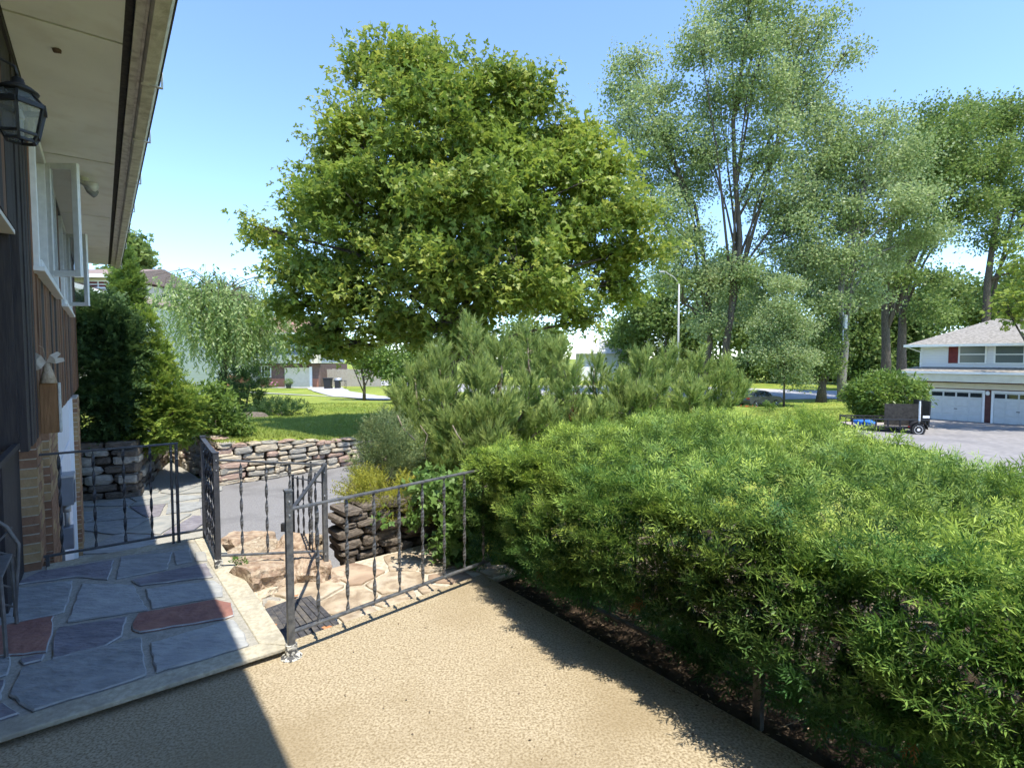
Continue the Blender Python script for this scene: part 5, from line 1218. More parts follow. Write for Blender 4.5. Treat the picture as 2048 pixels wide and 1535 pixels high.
# ---- conifers beside the house
CS = [needle_spray(7, .22, .06, .0125, 2) for _ in range(4)]
cg = D(215, 800, 11.1)
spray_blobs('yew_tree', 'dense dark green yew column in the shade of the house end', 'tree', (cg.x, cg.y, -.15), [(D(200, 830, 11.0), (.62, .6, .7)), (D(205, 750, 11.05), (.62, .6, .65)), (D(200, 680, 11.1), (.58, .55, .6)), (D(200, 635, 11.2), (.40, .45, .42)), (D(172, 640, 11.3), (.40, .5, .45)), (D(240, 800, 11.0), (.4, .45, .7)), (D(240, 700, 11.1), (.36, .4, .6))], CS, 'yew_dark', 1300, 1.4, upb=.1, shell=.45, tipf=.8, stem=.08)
cg = D(310, 860, 11.7)
spray_blobs('golden_yew', 'bright green conical yew with yellow tips beside the dark yew column', 'shrub', (cg.x, cg.y, -.2), [(D(320, 840, 11.5), (.72, .6, .55)), (D(305, 780, 11.6), (.62, .55, .5)), (D(290, 720, 11.7), (.45, .45, .5)), (D(278, 665, 11.8), (.28, .3, .5)), (D(350, 820, 11.6), (.45, .45, .5))], CS, 'gold_yew', 1350, 1.15, upb=.15, shell=.5, stem=.06)
spray_blobs('arborvitae', 'narrow column of light green arborvitae topping out beside eave end', 'tree', D(252, 850, 12.9), [(D(254, 700, 12.7), (.34, .34, .7)), (D(254, 620, 12.7), (.30, .3, .6)), (D(254, 575, 12.7), (.26, .22, .5)), (D(252, 540, 12.7), (.19, .16, .38))], CS, 'shrub', 1500, 1.2, upb=1.2, stem=.07, tipf=.7)
RL = [cluster(flat_leaf(.38), 12, .16, .7, .13, .5) for _ in range(5)]
spray_blobs('laurel_bush', 'leafy light green broadleaf bush on top of the sunlit stone wall', 'shrub', D(435, 884, 12.6), [(D(430, 830, 12.6), (.55, .5, .5)), (D(470, 850, 12.5), (.35, .4, .36)), (D(395, 850, 12.7), (.4, .4, .45)), (D(430, 790, 12.9), (.35, .35, .3))], RL, 'shrub', 420, 1.0, stem=.02, shell=.4)
# ---- weeping tree with shrubs round it
wt = 21.5; x = D(445, 715, wt).x; g = Vector((x, wt, gz(x, wt)))
weep = empty('weeping_tree', g, 'small weeping tree with drooping pale leaves on the lawn', 'tree')
WS = [strand(14, 1.0, .17, flat_leaf(.36)) for _ in range(5)]
pos, ax, m = [], [], MB(); top = D(440, 585, wt)
m.tube([g - Vector((0, 0, .2)), g.lerp(top, .4) + Vector((.06, 0, 0)), top], [.13, .10, .07], 8)
for k in range(60):
    a_ = rng.uniform(0, 6.283); rad = rng.uniform(.6, 2.75) * (1 + .16 * math.cos(a_)); hgt = rng.uniform(-.5, 1.15) * (1.15 - .3 * rad / 2.5)
    st = top + Vector((0, 0, rng.uniform(-.7, 0))); mid = st + Vector((math.cos(a_) * rad * .5, math.sin(a_) * rad * .5, hgt)); e = st + Vector((math.cos(a_) * rad, math.sin(a_) * rad, hgt - .35 * rad / 2)); e2 = e + Vector((math.cos(a_) * .25, math.sin(a_) * .25, -.8))
    m.tube([st, st.lerp(mid, .6) + Vector((0, 0, .1)), mid, e, e2], [.03, .022, .016, .008, .003], 5)
    for q in range(14):
        f = rng.uniform(.25, 1); p = (st.lerp(mid, f * 2) if f < .5 else mid.lerp(e, f * 2 - 1)) + Vector((rng.normal(0, .2), rng.normal(0, .2), rng.normal(0, .15)))
        pos.append(A(p)); ax.append([math.cos(a_) * .28 + rng.normal(0, .2), math.sin(a_) * .28 + rng.normal(0, .2), -1])
        for dr in (.85, 1.5):
            if p.z - dr > g.z + 2.1 and rng.random() < .42 + .2 * math.sin(3 * a_): pos.append(A(p) - A([rng.normal(0, .12), rng.normal(0, .12), dr])); ax.append([rng.normal(0, .15), rng.normal(0, .15), -1])
m.build('branches', 'bark', weep, smooth=True); pos, ax = A(pos), unit(A(ax))
scatter('crown', WS, pos, frames(ax, randdir(len(ax))), rng.uniform(.7, 1.25, len(pos)), np.clip(rng.normal(.5, .25, len(pos)), 0, 1), 'weeping', weep, rng.random(len(pos)))
DC = [needle_spray(9, .3, .07, .012, 4) for _ in range(3)]
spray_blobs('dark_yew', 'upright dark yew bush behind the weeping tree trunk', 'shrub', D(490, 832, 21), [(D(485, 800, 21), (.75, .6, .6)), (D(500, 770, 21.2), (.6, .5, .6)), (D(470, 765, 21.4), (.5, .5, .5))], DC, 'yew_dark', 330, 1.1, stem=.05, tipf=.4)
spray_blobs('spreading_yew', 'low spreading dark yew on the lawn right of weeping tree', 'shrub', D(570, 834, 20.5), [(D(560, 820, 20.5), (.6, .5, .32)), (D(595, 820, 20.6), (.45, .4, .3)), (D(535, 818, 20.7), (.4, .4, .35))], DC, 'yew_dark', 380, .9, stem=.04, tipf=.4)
# small lawn tree and understorey at the end of the far driveway
x = D(727, 715, 30).x; g = Vector((x, 30, gz(x, 30)))
blob_tree('crabapple_tree', 'small crabapple tree with slim trunk beside the far driveway', 'tree', g, [pxb(px, py, r, 30, rng.uniform(-.5, .5)) for px, py, r in [(720, 700, 34), (690, 690, 26), (760, 710, 30), (740, 735, 24), (780, 740, 26), (800, 715, 24)]], [cluster(PL, 13, .45, .7, .15, .5) for _ in range(3)], 'shrub', 90, 1.0, .09, 'bark', None, shell=.15, trunk_top=D(727, 700, 30))
x = D(830, 715, 27).x; g = Vector((x, 27, gz(x, 27)))
blob_tree('lilac_bush', 'loose mid-green bush left of the pine on the far lawn', 'shrub', g, [pxb(px, py, r, 27, rng.uniform(-.5, .5)) for px, py, r in [(820, 730, 34), (850, 750, 40), (800, 760, 26), (860, 720, 26), (830, 780, 24)]], [cluster(PL, 13, .45, .7, .15, .5) for _ in range(3)], 'shrub', 90, 1.0, .06, 'bark', None, shell=.15)
x = D(275, 715, 33).x; g = Vector((x, 33, gz(x, 33)))
blob_tree('maple_tree', 'dark green maple top showing past the eave corner', 'tree', g, [pxb(px, py, r, 33, rng.uniform(-.5, .5)) for px, py, r in [(265, 490, 34), (285, 520, 24), (250, 540, 34), (270, 560, 28), (285, 590, 30)]], [cluster(ML, 14, .6, .5, .2, .7) for _ in range(3)], 'backtree', 60, 1.0, .25, 'bark', None, shell=.2)
# round clipped shrub at the garage house
RS = [cluster(flat_leaf(.42), 14, .34, .35, .19, 1.2) for _ in range(5)]
rbp = D(1770, 850, 29.8)
spray_blobs('round_shrub', 'large rounded light green shrub in front of the garage house', 'shrub', (rbp.x, rbp.y, -2.42), [(D(1772, 790, 29.8), (2.0, 1.5, 1.2)), (D(1768, 822, 29.8), (1.3, 1.2, .9))], RS, 'shrub', 300, 1.1, upb=.1, shell=.82, stem=.07, nrj=.25)
wp = D(1540, 800, 37)
spray_blobs('low_bush', 'small pale green bush near the young tree base', 'shrub', (wp.x, wp.y, gz(wp.x, wp.y)), [(Vector((wp.x, wp.y, gz(wp.x, wp.y) + .35)), (.5, .4, .4))], RS, 'shrub', 160, .7, stem=.02)
# ---- grass
def grass(name, label, n, sample, h, wdt, mat='grass'):
    x, y = sample(n); z = ground_z(x, y); k = ~inpoly(x, y, low_poly); x, y, z = x[k], y[k], z[k]; n = len(x)
    G = [Tpl([(-wdt, 0, 0), (wdt, 0, 0), (.3 * rng.normal() * h, h * rng.uniform(.7, 1.2), .35 * rng.normal() * h)] + [(-wdt + .03, 0, .03), (wdt + .03, 0, .03), (.03 + .4 * rng.normal() * h, h * rng.uniform(.6, 1), .3 * rng.normal() * h)], [(0, 1, 2), (3, 4, 5)], [0, 0, .8, 0, 0, .8]) for _ in range(4)]
    o = scatter(name, G, np.stack([x, y, z - .01], -1), frames(unit(A([[0, 0, 1.]]) + rng.normal(0, .2, (n, 3))), randdir(n)), rng.uniform(.7, 1.3, n), np.clip(.5 + .5 * nz(np.stack([x, y, 0 * x], -1), .9, 1) + rng.normal(0, .2, n), 0, 1), mat, None, rng.random(n), 'stuff')
    o['label'] = label; o['category'] = 'grass'; return o
def sm_left(n):
    y = 11.0 + 16 * rng.random(n) ** 1.5; x = y * rng.uniform(-.66, -.2, n); return x, y
grass('lawn_grass', 'short sunlit grass of the lawn above the stone wall', 32000, sm_left, .07, .011)
def sm_right(n):
    y = 24 + 30 * rng.random(n) ** 1.3; x = y * rng.uniform(.45, .72, n); k = ~((x > 21) & (y < 27.2)); return x[k], y[k]
grass('side_lawn_grass', 'bright grass of the side lawn by the garage house', 18000, sm_right, .10, .022)
# ------------------------------------------------------------------ garage house on the right (street grid frame)
GHZ = -2.42; GV = 42.0
def pxu(px, v):
    s_ = (px - 1024) / F; return v * (CY - SY * s_) / (SY + CY * s_)
def zat(py, v, u): # height of a pixel row at a place
    d = SY * v + CY * u; r_ = ray(1024, py); return CAMH + r_.z / r_.y * d
gh = empty('house', (0, 0, 0), 'white-sided house with two garage doors and grey hip roof', 'house', rot=YAW)
uL = pxu(1850, GV); uR = uL - 13
zA = zat(779, GV, uL)           # top of garage doors
zlr = zat(741, 41, pxu(1800, 41)); zw0 = zat(734, GV + .3, uL); zev = zat(690, GV, pxu(1830, GV))
MB().b2((GV, uR, GHZ - .3), (GV + 9, uL, zA + 1.2)).build('lower_wall', 'maroon_wall', gh, local=True)
MB().b2((GV + .28, uR, zA + 1.21), (GV + 9, pxu(1840, GV + .3), zev + .04)).build('upper_wall', 'siding_white', gh, local=True)
MB().b2((GV + .27, pxu(1840, GV + .3) - .12, zA + 1.215), (GV + .279, pxu(1840, GV + .3), zev + .03)).build('corner_board', 'white_paint', gh, local=True)
# porch roof over the garage front
uo = pxu(1797, 41.0)
pr_ = MB().raw([(40.9, uo, zlr), (40.9, uR, zlr), (GV + .4, uR, zw0 + .05), (GV + .4, uo - .6, zw0 + .05), (40.9, uo, zlr - .08), (40.9, uR, zlr - .08), (GV + .4, uR, zw0 - .05), (GV + .4, uo - .6, zw0 - .05)], [(3, 2, 1, 0), (4, 5, 6, 7), (0, 1, 5, 4), (1, 2, 6, 5), (2, 3, 7, 6), (3, 0, 4, 7)]).build('porch_roof', 'shingle_grey', gh, local=True)
MB().b2((40.86, uR, zlr - .14), (40.96, uo + .05, zlr - .01)).build('porch_gutter', 'white_paint', gh, local=True)
MB().b2((41.0, uR, zlr - .62), (GV - .002, uo - .25, zlr - .09)).build('porch_fascia', 'cream_paint', gh, local=True)
MB().b2((GV - .06, uR, zA + .16), (GV - .001, uL, zA + .5)).build('header', 'cream_paint', gh, local=True)
# roof
er = pxu(1808, GV - .4); zr = zev + .0; rz = zat(636, GV + 4.5, pxu(1990, GV + 4.5))
ur = pxu(1990, GV + 4.5)
roof = MB().raw([(GV - .45, er, zr), (GV - .45, uR - .5, zr), (GV + 9.5, uR - .5, zr), (GV + 9.5, er, zr), (GV + 4.5, ur, rz), (GV + 4.5, uR + 4, rz)], [(0, 1, 5, 4), (1, 2, 5), (2, 3, 4, 5), (3, 0, 4), (3, 2, 1, 0)]).build('roof', 'shingle_grey', gh, local=True); fixn(roof)
MB().b2((GV - .52, uR - .5, zr - .13), (GV - .44, er + .04, zr + .02)).build('gutter', 'white_paint', gh, local=True)
MB().tube([(GV - .4, er - .05, zr - .1), (GV + .2, pxu(1839, GV) + .02, zr - .45), (GV + .2, pxu(1839, GV) + .02, zw0)], .04, 6).build('downspout', 'white_paint', gh, local=True)
for a, b in ((1919, 1969), (1990, 2046), (2075, 2130)):
    u0, u1 = pxu(a, GV + .28), pxu(b, GV + .28); z0, z1 = zat(725, GV + .28, u0), zat(692, GV + .28, u0)
    wn = MB().b2((GV + .2, u1, z0 - .07), (GV + .281, u0, z0)).b2((GV + .2, u1, z1), (GV + .281, u0, z1 + .07)).b2((GV + .2, u0, z0 - .07), (GV + .281, u0 + .08, z1 + .07)).b2((GV + .2, u1 - .08, z0 - .07), (GV + .281, u1, z1 + .07)).b2((GV + .22, u1, (z0 + z1) / 2 - .03), (GV + .281, u0, (z0 + z1) / 2 + .03)).build('window', 'white_paint', gh, local=True)
    MB().b2((GV + .25, u1, z0), (GV + .279, u0, (z0 + z1) / 2 - .03)).build('pane', 'glass_far', wn, local=True); MB().b2((GV + .25, u1, (z0 + z1) / 2 + .03), (GV + .279, u0, z1)).build('pane', 'glass_far', wn, local=True)
for a, b in ((1896, 1916), (2049, 2066)):
    u0, u1 = pxu(a, GV + .28), pxu(b, GV + .28); MB().b2((GV + .22, u1, zat(726, GV, u0)), (GV + .28, u0, zat(692, GV, u0))).build('shutter', 'maroon', gh, local=True, bev=.01)
for a, b in ((1864, 1968), (1990, 2094)):
    u0, u1 = pxu(a, GV), pxu(b, GV); zt = zA; H_ = zt - GHZ
    gd = MB().b2((GV - .02, u1, GHZ), (GV + .01, u0, zt)).build('garage_door', 'garage_white', gh, local=True)
    MB().b2((GV - .07, u1 - .1, GHZ), (GV - .001, u1, zt + .1)).b2((GV - .07, u0, GHZ), (GV - .001, u0 + .1, zt + .1)).b2((GV - .07, u1, zt), (GV - .001, u0, zt + .1)).build('door_frame', 'white_paint', gh, local=True)
    for r in range(4):
        for c in range(4):
            p0 = u1 + (u0 - u1) * (c + .07) / 4; p1_ = u1 + (u0 - u1) * (c + .93) / 4; q0 = GHZ + H_ * (r + .08) / 4; q1 = GHZ + H_ * (r + .92) / 4
            if r == 3: MB().b2((GV - .026, p0, q0 + .1), (GV - .0205, p1_, q1 - .05)).build('door_pane', 'glass_dark', gd, local=True)
            else: MB().b2((GV - .04, p0, q0), (GV - .0205, p1_, q1)).build('door_panel', 'garage_white', gd, local=True, bev=.015)
    MB().b2((GV - .07, (u0 + u1) / 2 - .08, GHZ + H_ * .42), (GV - .041, (u0 + u1) / 2 + .08, GHZ + H_ * .44)).build('handle', 'black_metal', gd, local=True)
lu = pxu(1978, GV)
MB().lathe((GV - .1, lu, zA - .05), [(.05, -.14), (.10, -.08), (.10, .06), (.04, .12)], 12).b2((GV - .12, lu - .03, zA - .06), (GV, lu + .03, zA - .0)).build('garage_lamp', 'white_paint', gh, local=True)
# ------------------------------------------------------------------ utility trailer
tw = P(1832, 871, GHZ + .04); fr = P(1716, 868, GHZ + .04)
tdir = Vector((fr.x - tw.x, fr.y - tw.y, 0)); 
ta = math.atan2(tdir.y, tdir.x)
tr = empty('utility_trailer', (tw.x, tw.y, GHZ + .05), 'black open utility trailer with white-rimmed wheel and raised mesh ramp', 'trailer', rot=ta + math.pi)
Lt, Wt = 3.15, 1.55
def TB(p, q, w_=.05): return MB().bar(p, q, w_)
m = MB()
for y in (0, Wt): m.bar((-Lt + .2, y, .42), (.5, y, .42), .08)
for x in (-Lt + .2, -1.8, -.6, .5): m.bar((x, 0, .42), (x, Wt, .42), .05)
m.build('frame', 'black_metal', tr, local=True)
MB().b2((-Lt + .2, .02, .445), (.5, Wt - .02, .46)).build('deck', 'wood_grey', tr, local=True)
for y in (0, Wt):
    m = MB().bar((-Lt + .2, y, .80), (.55, y, .80), .075)
    m.build('side_rail', 'black_metal', tr, local=True)
    for k in range(7): MB().bar((-Lt + .22 + k * .55, y, .42), (-Lt + .22 + k * .55, y, .80), .055).build('upright', 'black_metal', tr, local=True)
MB().bar((-Lt + .2, 0, .80), (-Lt + .2, Wt, .80), .055).bar((-Lt + .2, .75, .42), (-Lt + .2, .75, .80), .04).build('front_rail', 'black_metal', tr, local=True)
MB().bar((-Lt + .2, .1, .40), (-Lt - .9, Wt / 2, .40), .06).bar((-Lt + .2, Wt - .1, .40), (-Lt - .9, Wt / 2, .40), .06).bar((-Lt - .8, Wt / 2, .40), (-Lt - 1.2, Wt / 2, .40), .06).bar((-Lt - .9, Wt / 2, .4), (-Lt - .9, Wt / 2, 0), .05).build('tongue', 'black_metal', tr, local=True)
for y in (-.14, Wt + .14):
    wh = MB().lathe((0, y, .32), [(.20, -.09), (.30, -.09), (.325, -.05), (.325, .05), (.30, .09), (.20, .09)], 24, ax=1).build('wheel', 'tyre', tr, local=True, smooth=False)
    MB().lathe((0, y, .32), [(.05, -.095), (.12, -.08), (.19, -.092), (.205, -.08), (.205, .08), (.19, .092), (.12, .08), (.05, .095)], 20, ax=1).build('rim', 'rim_white', wh, local=True)
    m = MB()
    for k in range(9):
        a, b = math.pi * k / 9, math.pi * (k + 1) / 9
        m.raw([(.40 * math.cos(a), y - .12, .34 + .40 * math.sin(a)), (.40 * math.cos(b), y - .12, .34 + .40 * math.sin(b)), (.40 * math.cos(b), y + .12, .34 + .40 * math.sin(b)), (.40 * math.cos(a), y + .12, .34 + .40 * math.sin(a))], [(0, 1, 2, 3)])
    f_ = m.build('fender', 'black_metal', tr, local=True); f_.modifiers.new('s', 'SOLIDIFY').thickness = .01
    MB().box((-.41, y, .46), (.02, .10, .05)).build('marker_light', 'tail_red', tr, local=True)
m = MB().bar((.56, .02, .46), (.60, .02, 1.72), .05).bar((.56, Wt - .02, .46), (.60, Wt - .02, 1.72), .05).bar((.60, 0, 1.72), (.60, Wt, 1.72), .05)
for k in range(1, 6): m.bar((.565, .02, .5 + k * .2), (.57, Wt - .02, .5 + k * .2), .02)
m.build('ramp_gate', 'black_metal', tr, local=True)
MB().b2((.575, .03, .5), (.582, Wt - .03, 1.7)).build('ramp_mesh', 'vent_dark', tr, local=True)
MB().b2((-1.35, .25, .46), (.35, .27, 1.58)).build('cargo_panel', 'panel_dark', tr, local=True)
MB().bar((.1, -.05, .46), (.1, -.05, 1.75), .06).build('marker_post', 'white_paint', tr, local=True)
MB().b2((.25, -.06, .9), (.55, -.045, 1.02)).build('number_plate', 'white_paint', tr, local=True)
bt = D(1757, 849, 25.2)
bo = link('tarp_bundle', boulder_mesh(11), None, 'blue_tarp'); tm = (Matrix.Translation((tw.x, tw.y, GHZ + .05)) @ Matrix.Rotation(ta + math.pi, 4, 'Z'))
bo.matrix_local = tm @ Matrix.LocRotScale(Vector((-2.25, .35, .61)), None, Vector((.42, .3, .165)))
tag(bo, 'crumpled bright blue tarp bundle lying on the trailer deck', 'tarp')
# ------------------------------------------------------------------ parked car
cx = D(1517, 810, 50); cgz = gz(cx.x, cx.y)
car = empty('parked_car', (cx.x, cx.y, cgz + .05), 'dark grey hatchback car parked on the far side of the lawn', 'car', rot=R(24))
body = MB(); prof = [(-2.05, .35), (-2.1, .62), (-2.0, .88), (-1.85, .95), (-1.55, 1.38), (-1.1, 1.46), (.1, 1.46), (.45, 1.36), (1.0, .98), (1.8, .86), (2.08, .68), (2.1, .36), (1.75, .26), (-1.75, .26)]
n = len(prof)
def sect(y, s_, zt): return [(x * s_, y, z if z < .95 else .95 + (z - .95) * zt) for x, z in prof]
rows = [sect(-.86, .985, .0), sect(-.88, 1, .0), sect(-.72, 1, .97), sect(0, 1.0, 1.02), sect(.72, 1, .97), sect(.88, 1, .0), sect(.86, .985, .0)]
for r in rows: body.v += r
for i in range(len(rows) - 1):
    for k in range(n): body.f.append((i * n + k, i * n + (k + 1) % n, (i + 1) * n + (k + 1) % n, (i + 1) * n + k))
body.f.append(tuple(range(n))); body.f.append(tuple(range(7 * n - 1, 6 * n - 1, -1)))
fixn(body.build('body', 'car_grey', car, local=True))
for sy in (-1, 1):
    for xs_ in ([(-1.62, .97), (-1.38, 1.33), (-.95, 1.39), (-.85, .97)], [(-.78, .97), (-.88, 1.39), (.05, 1.39), (.1, .97)], [(.17, .97), (.12, 1.39), (.35, 1.33), (.85, .99)]):
        m = MB().raw([(x, sy * (.885 - .165 * (z - .95) / .5 + .006), z) for x, z in xs_], [tuple(range(4)) if sy < 0 else (3, 2, 1, 0)]); o_ = m.build('side_window', 'glass_dark', car, local=True)
    for wx in (-1.3, 1.3):
        wl = MB().lathe((wx, sy * .80, .31), [(.18, -.10), (.29, -.10), (.31, -.06), (.31, .06), (.29, .10), (.18, .10)], 20, ax=1).build('wheel', 'tyre', car, local=True)
        MB().lathe((wx, sy * .80, .31), [(.04, -.105), (.14, -.09), (.2, -.103), (.2, .103), (.14, .09), (.04, .105)], 16, ax=1).build('rim', 'steel', wl, local=True)
    MB().b2((-2.11, sy * .62 - .14, .70), (-1.98, sy * .62 + .14, .86)).build('tail_light', 'tail_red', car, local=True, bev=.02)
    MB().b2((1.98, sy * .62 - .16, .62), (2.09, sy * .62 + .14, .74)).build('headlight', 'plastic_white', car, local=True, bev=.02)
MB().raw([(-1.86, -.6, .96), (-1.86, .6, .96), (-1.57, .56, 1.37), (-1.57, -.56, 1.37)], [(3, 2, 1, 0)]).build('rear_window', 'glass_far', car, local=True)
# ------------------------------------------------------------------ houses on the left
def simple_window(root, x0, x1, z0, z1, y, mat='white_paint', pane='glass_dark', bars=1, name='window'):
    t = .08
    w_ = MB().b2((x0, y - .06, z0), (x0 + t, y + .02, z1)).b2((x1 - t, y - .06, z0), (x1, y + .02, z1)).b2((x0 + t, y - .06, z0), (x1 - t, y + .02, z0 + t)).b2((x0 + t, y - .06, z1 - t), (x1 - t, y + .02, z1))
    for k in range(bars): xm = x0 + (x1 - x0) * (k + 1) / (bars + 1); w_.b2((xm - .025, y - .05, z0 + t), (xm + .025, y + .02, z1 - t))
    zm = (z0 + z1) / 2; w_.b2((x0 + t, y - .045, zm - .025), (x1 - t, y + .02, zm + .025))
    o = w_.build(name, mat, root); MB().b2((x0 + t, y - .03, z0 + t), (x1 - t, y - .02, z1 - t)).build('pane', pane, o); return o
dl = 55.0; lz = -1.55
def LX(px): return D(px, 715, dl).x
def LZ_(py): return D(1024, py, dl).z
lh = empty('house', (LX(560), dl, lz), 'distant split-level house with brown roof, cream fascia and single garage', 'house')
MB().b2((LX(520), dl, lz - .5), (LX(640), dl + 9, LZ_(728))).build('wall', 'brown_far', lh)
MB().b2((LX(520), dl - .03, lz - .4), (LX(568), dl, LZ_(757))).b2((LX(624), dl - .03, lz - .4), (LX(636), dl, LZ_(757))).build('brick_base', 'brick_red_far', lh)
gdo = MB().b2((LX(569), dl - .05, lz - .2), (LX(622), dl - .001, LZ_(735))).build('garage_door', 'cream_paint', lh)
for k in range(5): MB().b2((LX(569) + .05, dl - .07, lz + .03 + k * .42), (LX(622) - .05, dl - .051, lz + .40 + k * .42)).build('door_panel', 'cream_paint', gdo, bev=.01)
MB().b2((LX(619), dl - .09, lz - .2), (LX(624), dl - .02, LZ_(733))).build('door_frame', 'white_paint', lh)
simple_window(lh, LX(522), LX(542), LZ_(754), LZ_(731), dl, bars=2)
MB().raw([(LX(505), dl - .9, LZ_(726)), (LX(642), dl - .9, LZ_(726)), (LX(642), dl - .9, LZ_(710)), (LX(505), dl - .9, LZ_(710)), (LX(505), dl + .1, LZ_(726)), (LX(642), dl + .1, LZ_(726)), (LX(642), dl + .1, LZ_(706)), (LX(505), dl + .1, LZ_(706))], [(0, 1, 2, 3), (7, 6, 5, 4), (0, 3, 7, 4), (1, 5, 6, 2), (3, 2, 6, 7), (0, 4, 5, 1)]).build('fascia', 'cream_paint', lh)
MB().raw([(LX(500), dl - .8, LZ_(709)), (LX(642), dl - .8, LZ_(709)), (LX(640), dl + 3, LZ_(690)), (LX(505), dl + 3, LZ_(690))], [(0, 1, 2, 3)]).build('garage_roof', 'grey_siding', lh)
MB().b2((LX(300), dl - 1, lz - .5), (LX(510), dl + 8, LZ_(668))).build('main_wall', 'siding_white', lh)
MB().b2((LX(300), dl - 1.04, lz - .5), (LX(510), dl - 1.001, LZ_(750))).build('main_base', 'brick_red_far', lh)
for a, b in ((330, 360), (385, 425), (455, 490)): simple_window(lh, LX(a), LX(b), LZ_(735), LZ_(695), dl - 1.0, bars=1)
rf_ = MB().raw([(LX(285), dl - 1.8, LZ_(668)), (LX(640), dl - 1.8, LZ_(666)), (LX(640), dl + 9, LZ_(666)), (LX(285), dl + 9, LZ_(668)), (LX(320), dl + 3.5, LZ_(622)), (LX(585), dl + 3.5, LZ_(630))], [(0, 1, 5, 4), (1, 2, 5), (2, 3, 4, 5), (3, 0, 4), (3, 2, 1, 0)]).build('roof', 'shingle_red', lh); fixn(rf_)
MB().b2((LX(510), dl + .5, LZ_(726)), (LX(640), dl + 8, LZ_(667))).build('upper_wall', 'grey_siding', lh)
MB().b2((LX(285), dl - 1.9, LZ_(671)), (LX(640), dl - 1.79, LZ_(666))).build('gutter', 'white_paint', lh)
# nearer house behind the yews
dn = 27.0
def NX(px): return D(px, 715, dn).x
def NZ(py): return D(1024, py, dn).z
nh = empty('house', (NX(180), dn, gz(NX(180), dn)), 'brown-roofed two-level house with red window showing behind the yews', 'house')
MB().b2((NX(60), dn, gz(NX(100), dn) - .5), (NX(228), dn + 8, NZ(556))).build('wall', 'cream_paint', nh)
MB().b2((NX(175), dn + .3, gz(NX(200), dn) - .5), (NX(292), dn + 7, NZ(612))).build('wing_wall', 'siding_white', nh)
rf_ = MB().raw([(NX(40), dn - .5, NZ(552)), (NX(234), dn - .5, NZ(552)), (NX(232), dn + 4, NZ(512)), (NX(40), dn + 4, NZ(512)), (NX(40), dn + 8.5, NZ(552)), (NX(234), dn + 8.5, NZ(552))], [(0, 1, 2, 3), (3, 2, 5, 4), (0, 4, 5, 1), (1, 5, 2), (0, 3, 4)]).build('roof', 'shingle', nh); fixn(rf_)
MB().b2((NX(40), dn - .6, NZ(558)), (NX(236), dn - .49, NZ(551))).build('gutter', 'white_paint', nh)
wr = simple_window(nh, NX(182), NX(224), NZ(577), NZ(560), dn, 'white_paint', 'maroon', 1)
fs = MB().raw([(NX(170), dn - .55, NZ(567)), (NX(293), dn - .55, NZ(606)), (NX(293), dn - .55, NZ(614)), (NX(170), dn - .55, NZ(577)), (NX(170), dn - .35, NZ(567)), (NX(293), dn - .35, NZ(606)), (NX(293), dn - .35, NZ(614)), (NX(170), dn - .35, NZ(577))], [(0, 1, 2, 3), (7, 6, 5, 4), (0, 4, 5, 1), (3, 2, 6, 7), (1, 5, 6, 2), (0, 3, 7, 4)]).build('rake_board', 'white_paint', nh)
rf2 = MB().raw([(NX(170), dn - .5, NZ(566)), (NX(293), dn - .5, NZ(605)), (NX(293), dn + 7, NZ(605)), (NX(170), dn + 7, NZ(566))], [(0, 1, 2, 3)]).build('wing_roof', 'shingle', nh); rf2.modifiers.new('s', 'SOLIDIFY').thickness = .06
MB().raw([(NX(175), dn + .29, NZ(575)), (NX(290), dn + .29, NZ(611)), (NX(175), dn + .29, NZ(611))], [(2, 1, 0)]).build('wing_gable', 'cream_paint', nh)
# small white house in the centre distance
dc = 85.0
def CX(px): return D(px, 715, dc).x
def CZ(py): return D(1024, py, dc).z
chs = empty('house', (CX(1230), dc, gz(CX(1230), dc)), 'far white house with pale hip roof and dark shutters above the pine', 'house')
MB().b2((CX(1165), dc, gz(CX(1230), dc) - 1), (CX(1268), dc + 9, CZ(707))).build('wall', 'siding_grey', chs)
MB().b2((CX(1160), dc - .5, gz(CX(1230), dc) - 1), (CX(1267), dc - .01, CZ(733))).build('porch_wall', 'white_paint', chs)
rf_ = MB().raw([(CX(1155), dc - 1, CZ(707)), (CX(1276), dc - 1, CZ(707)), (CX(1276), dc + 10, CZ(707)), (CX(1155), dc + 10, CZ(707)), (CX(1195), dc + 4.5, CZ(677)), (CX(1228), dc + 4.5, CZ(677))], [(0, 1, 5, 4), (1, 2, 5), (2, 3, 4, 5), (3, 0, 4), (3, 2, 1, 0)]).build('roof', 'shingle_pale', chs); fixn(rf_)
simple_window(chs, CX(1243), CX(1262), CZ(722), CZ(710), dc, bars=1)
for a, b in ((1239, 1243), (1262, 1266)): MB().b2((CX(a), dc - .05, CZ(722)), (CX(b), dc - .002, CZ(710))).build('shutter', 'bin_black', chs)
# ------------------------------------------------------------------ bins, grill, pot, fence by the far garage
def wbase(px, dep): x = D(px, 715, dep).x; return Vector((x, dep, gz(x, dep)))
bb = wbase(655, 52); bn = empty('wheelie_bin', bb, 'black lidded wheelie bin beside the far garage', 'bin')
MB().raw([(bb.x - .28, bb.y - .3, bb.z + .02), (bb.x + .28, bb.y - .3, bb.z + .02), (bb.x + .28, bb.y + .3, bb.z + .02), (bb.x - .28, bb.y + .3, bb.z + .02), (bb.x - .36, bb.y - .38, bb.z + 1.0), (bb.x + .36, bb.y - .38, bb.z + 1.0), (bb.x + .36, bb.y + .38, bb.z + 1.0), (bb.x - .36, bb.y + .38, bb.z + 1.0)], [(0, 3, 2, 1), (4, 5, 6, 7), (0, 1, 5, 4), (1, 2, 6, 5), (2, 3, 7, 6), (3, 0, 4, 7)]).build('body', 'bin_black', bn, bev=.02)
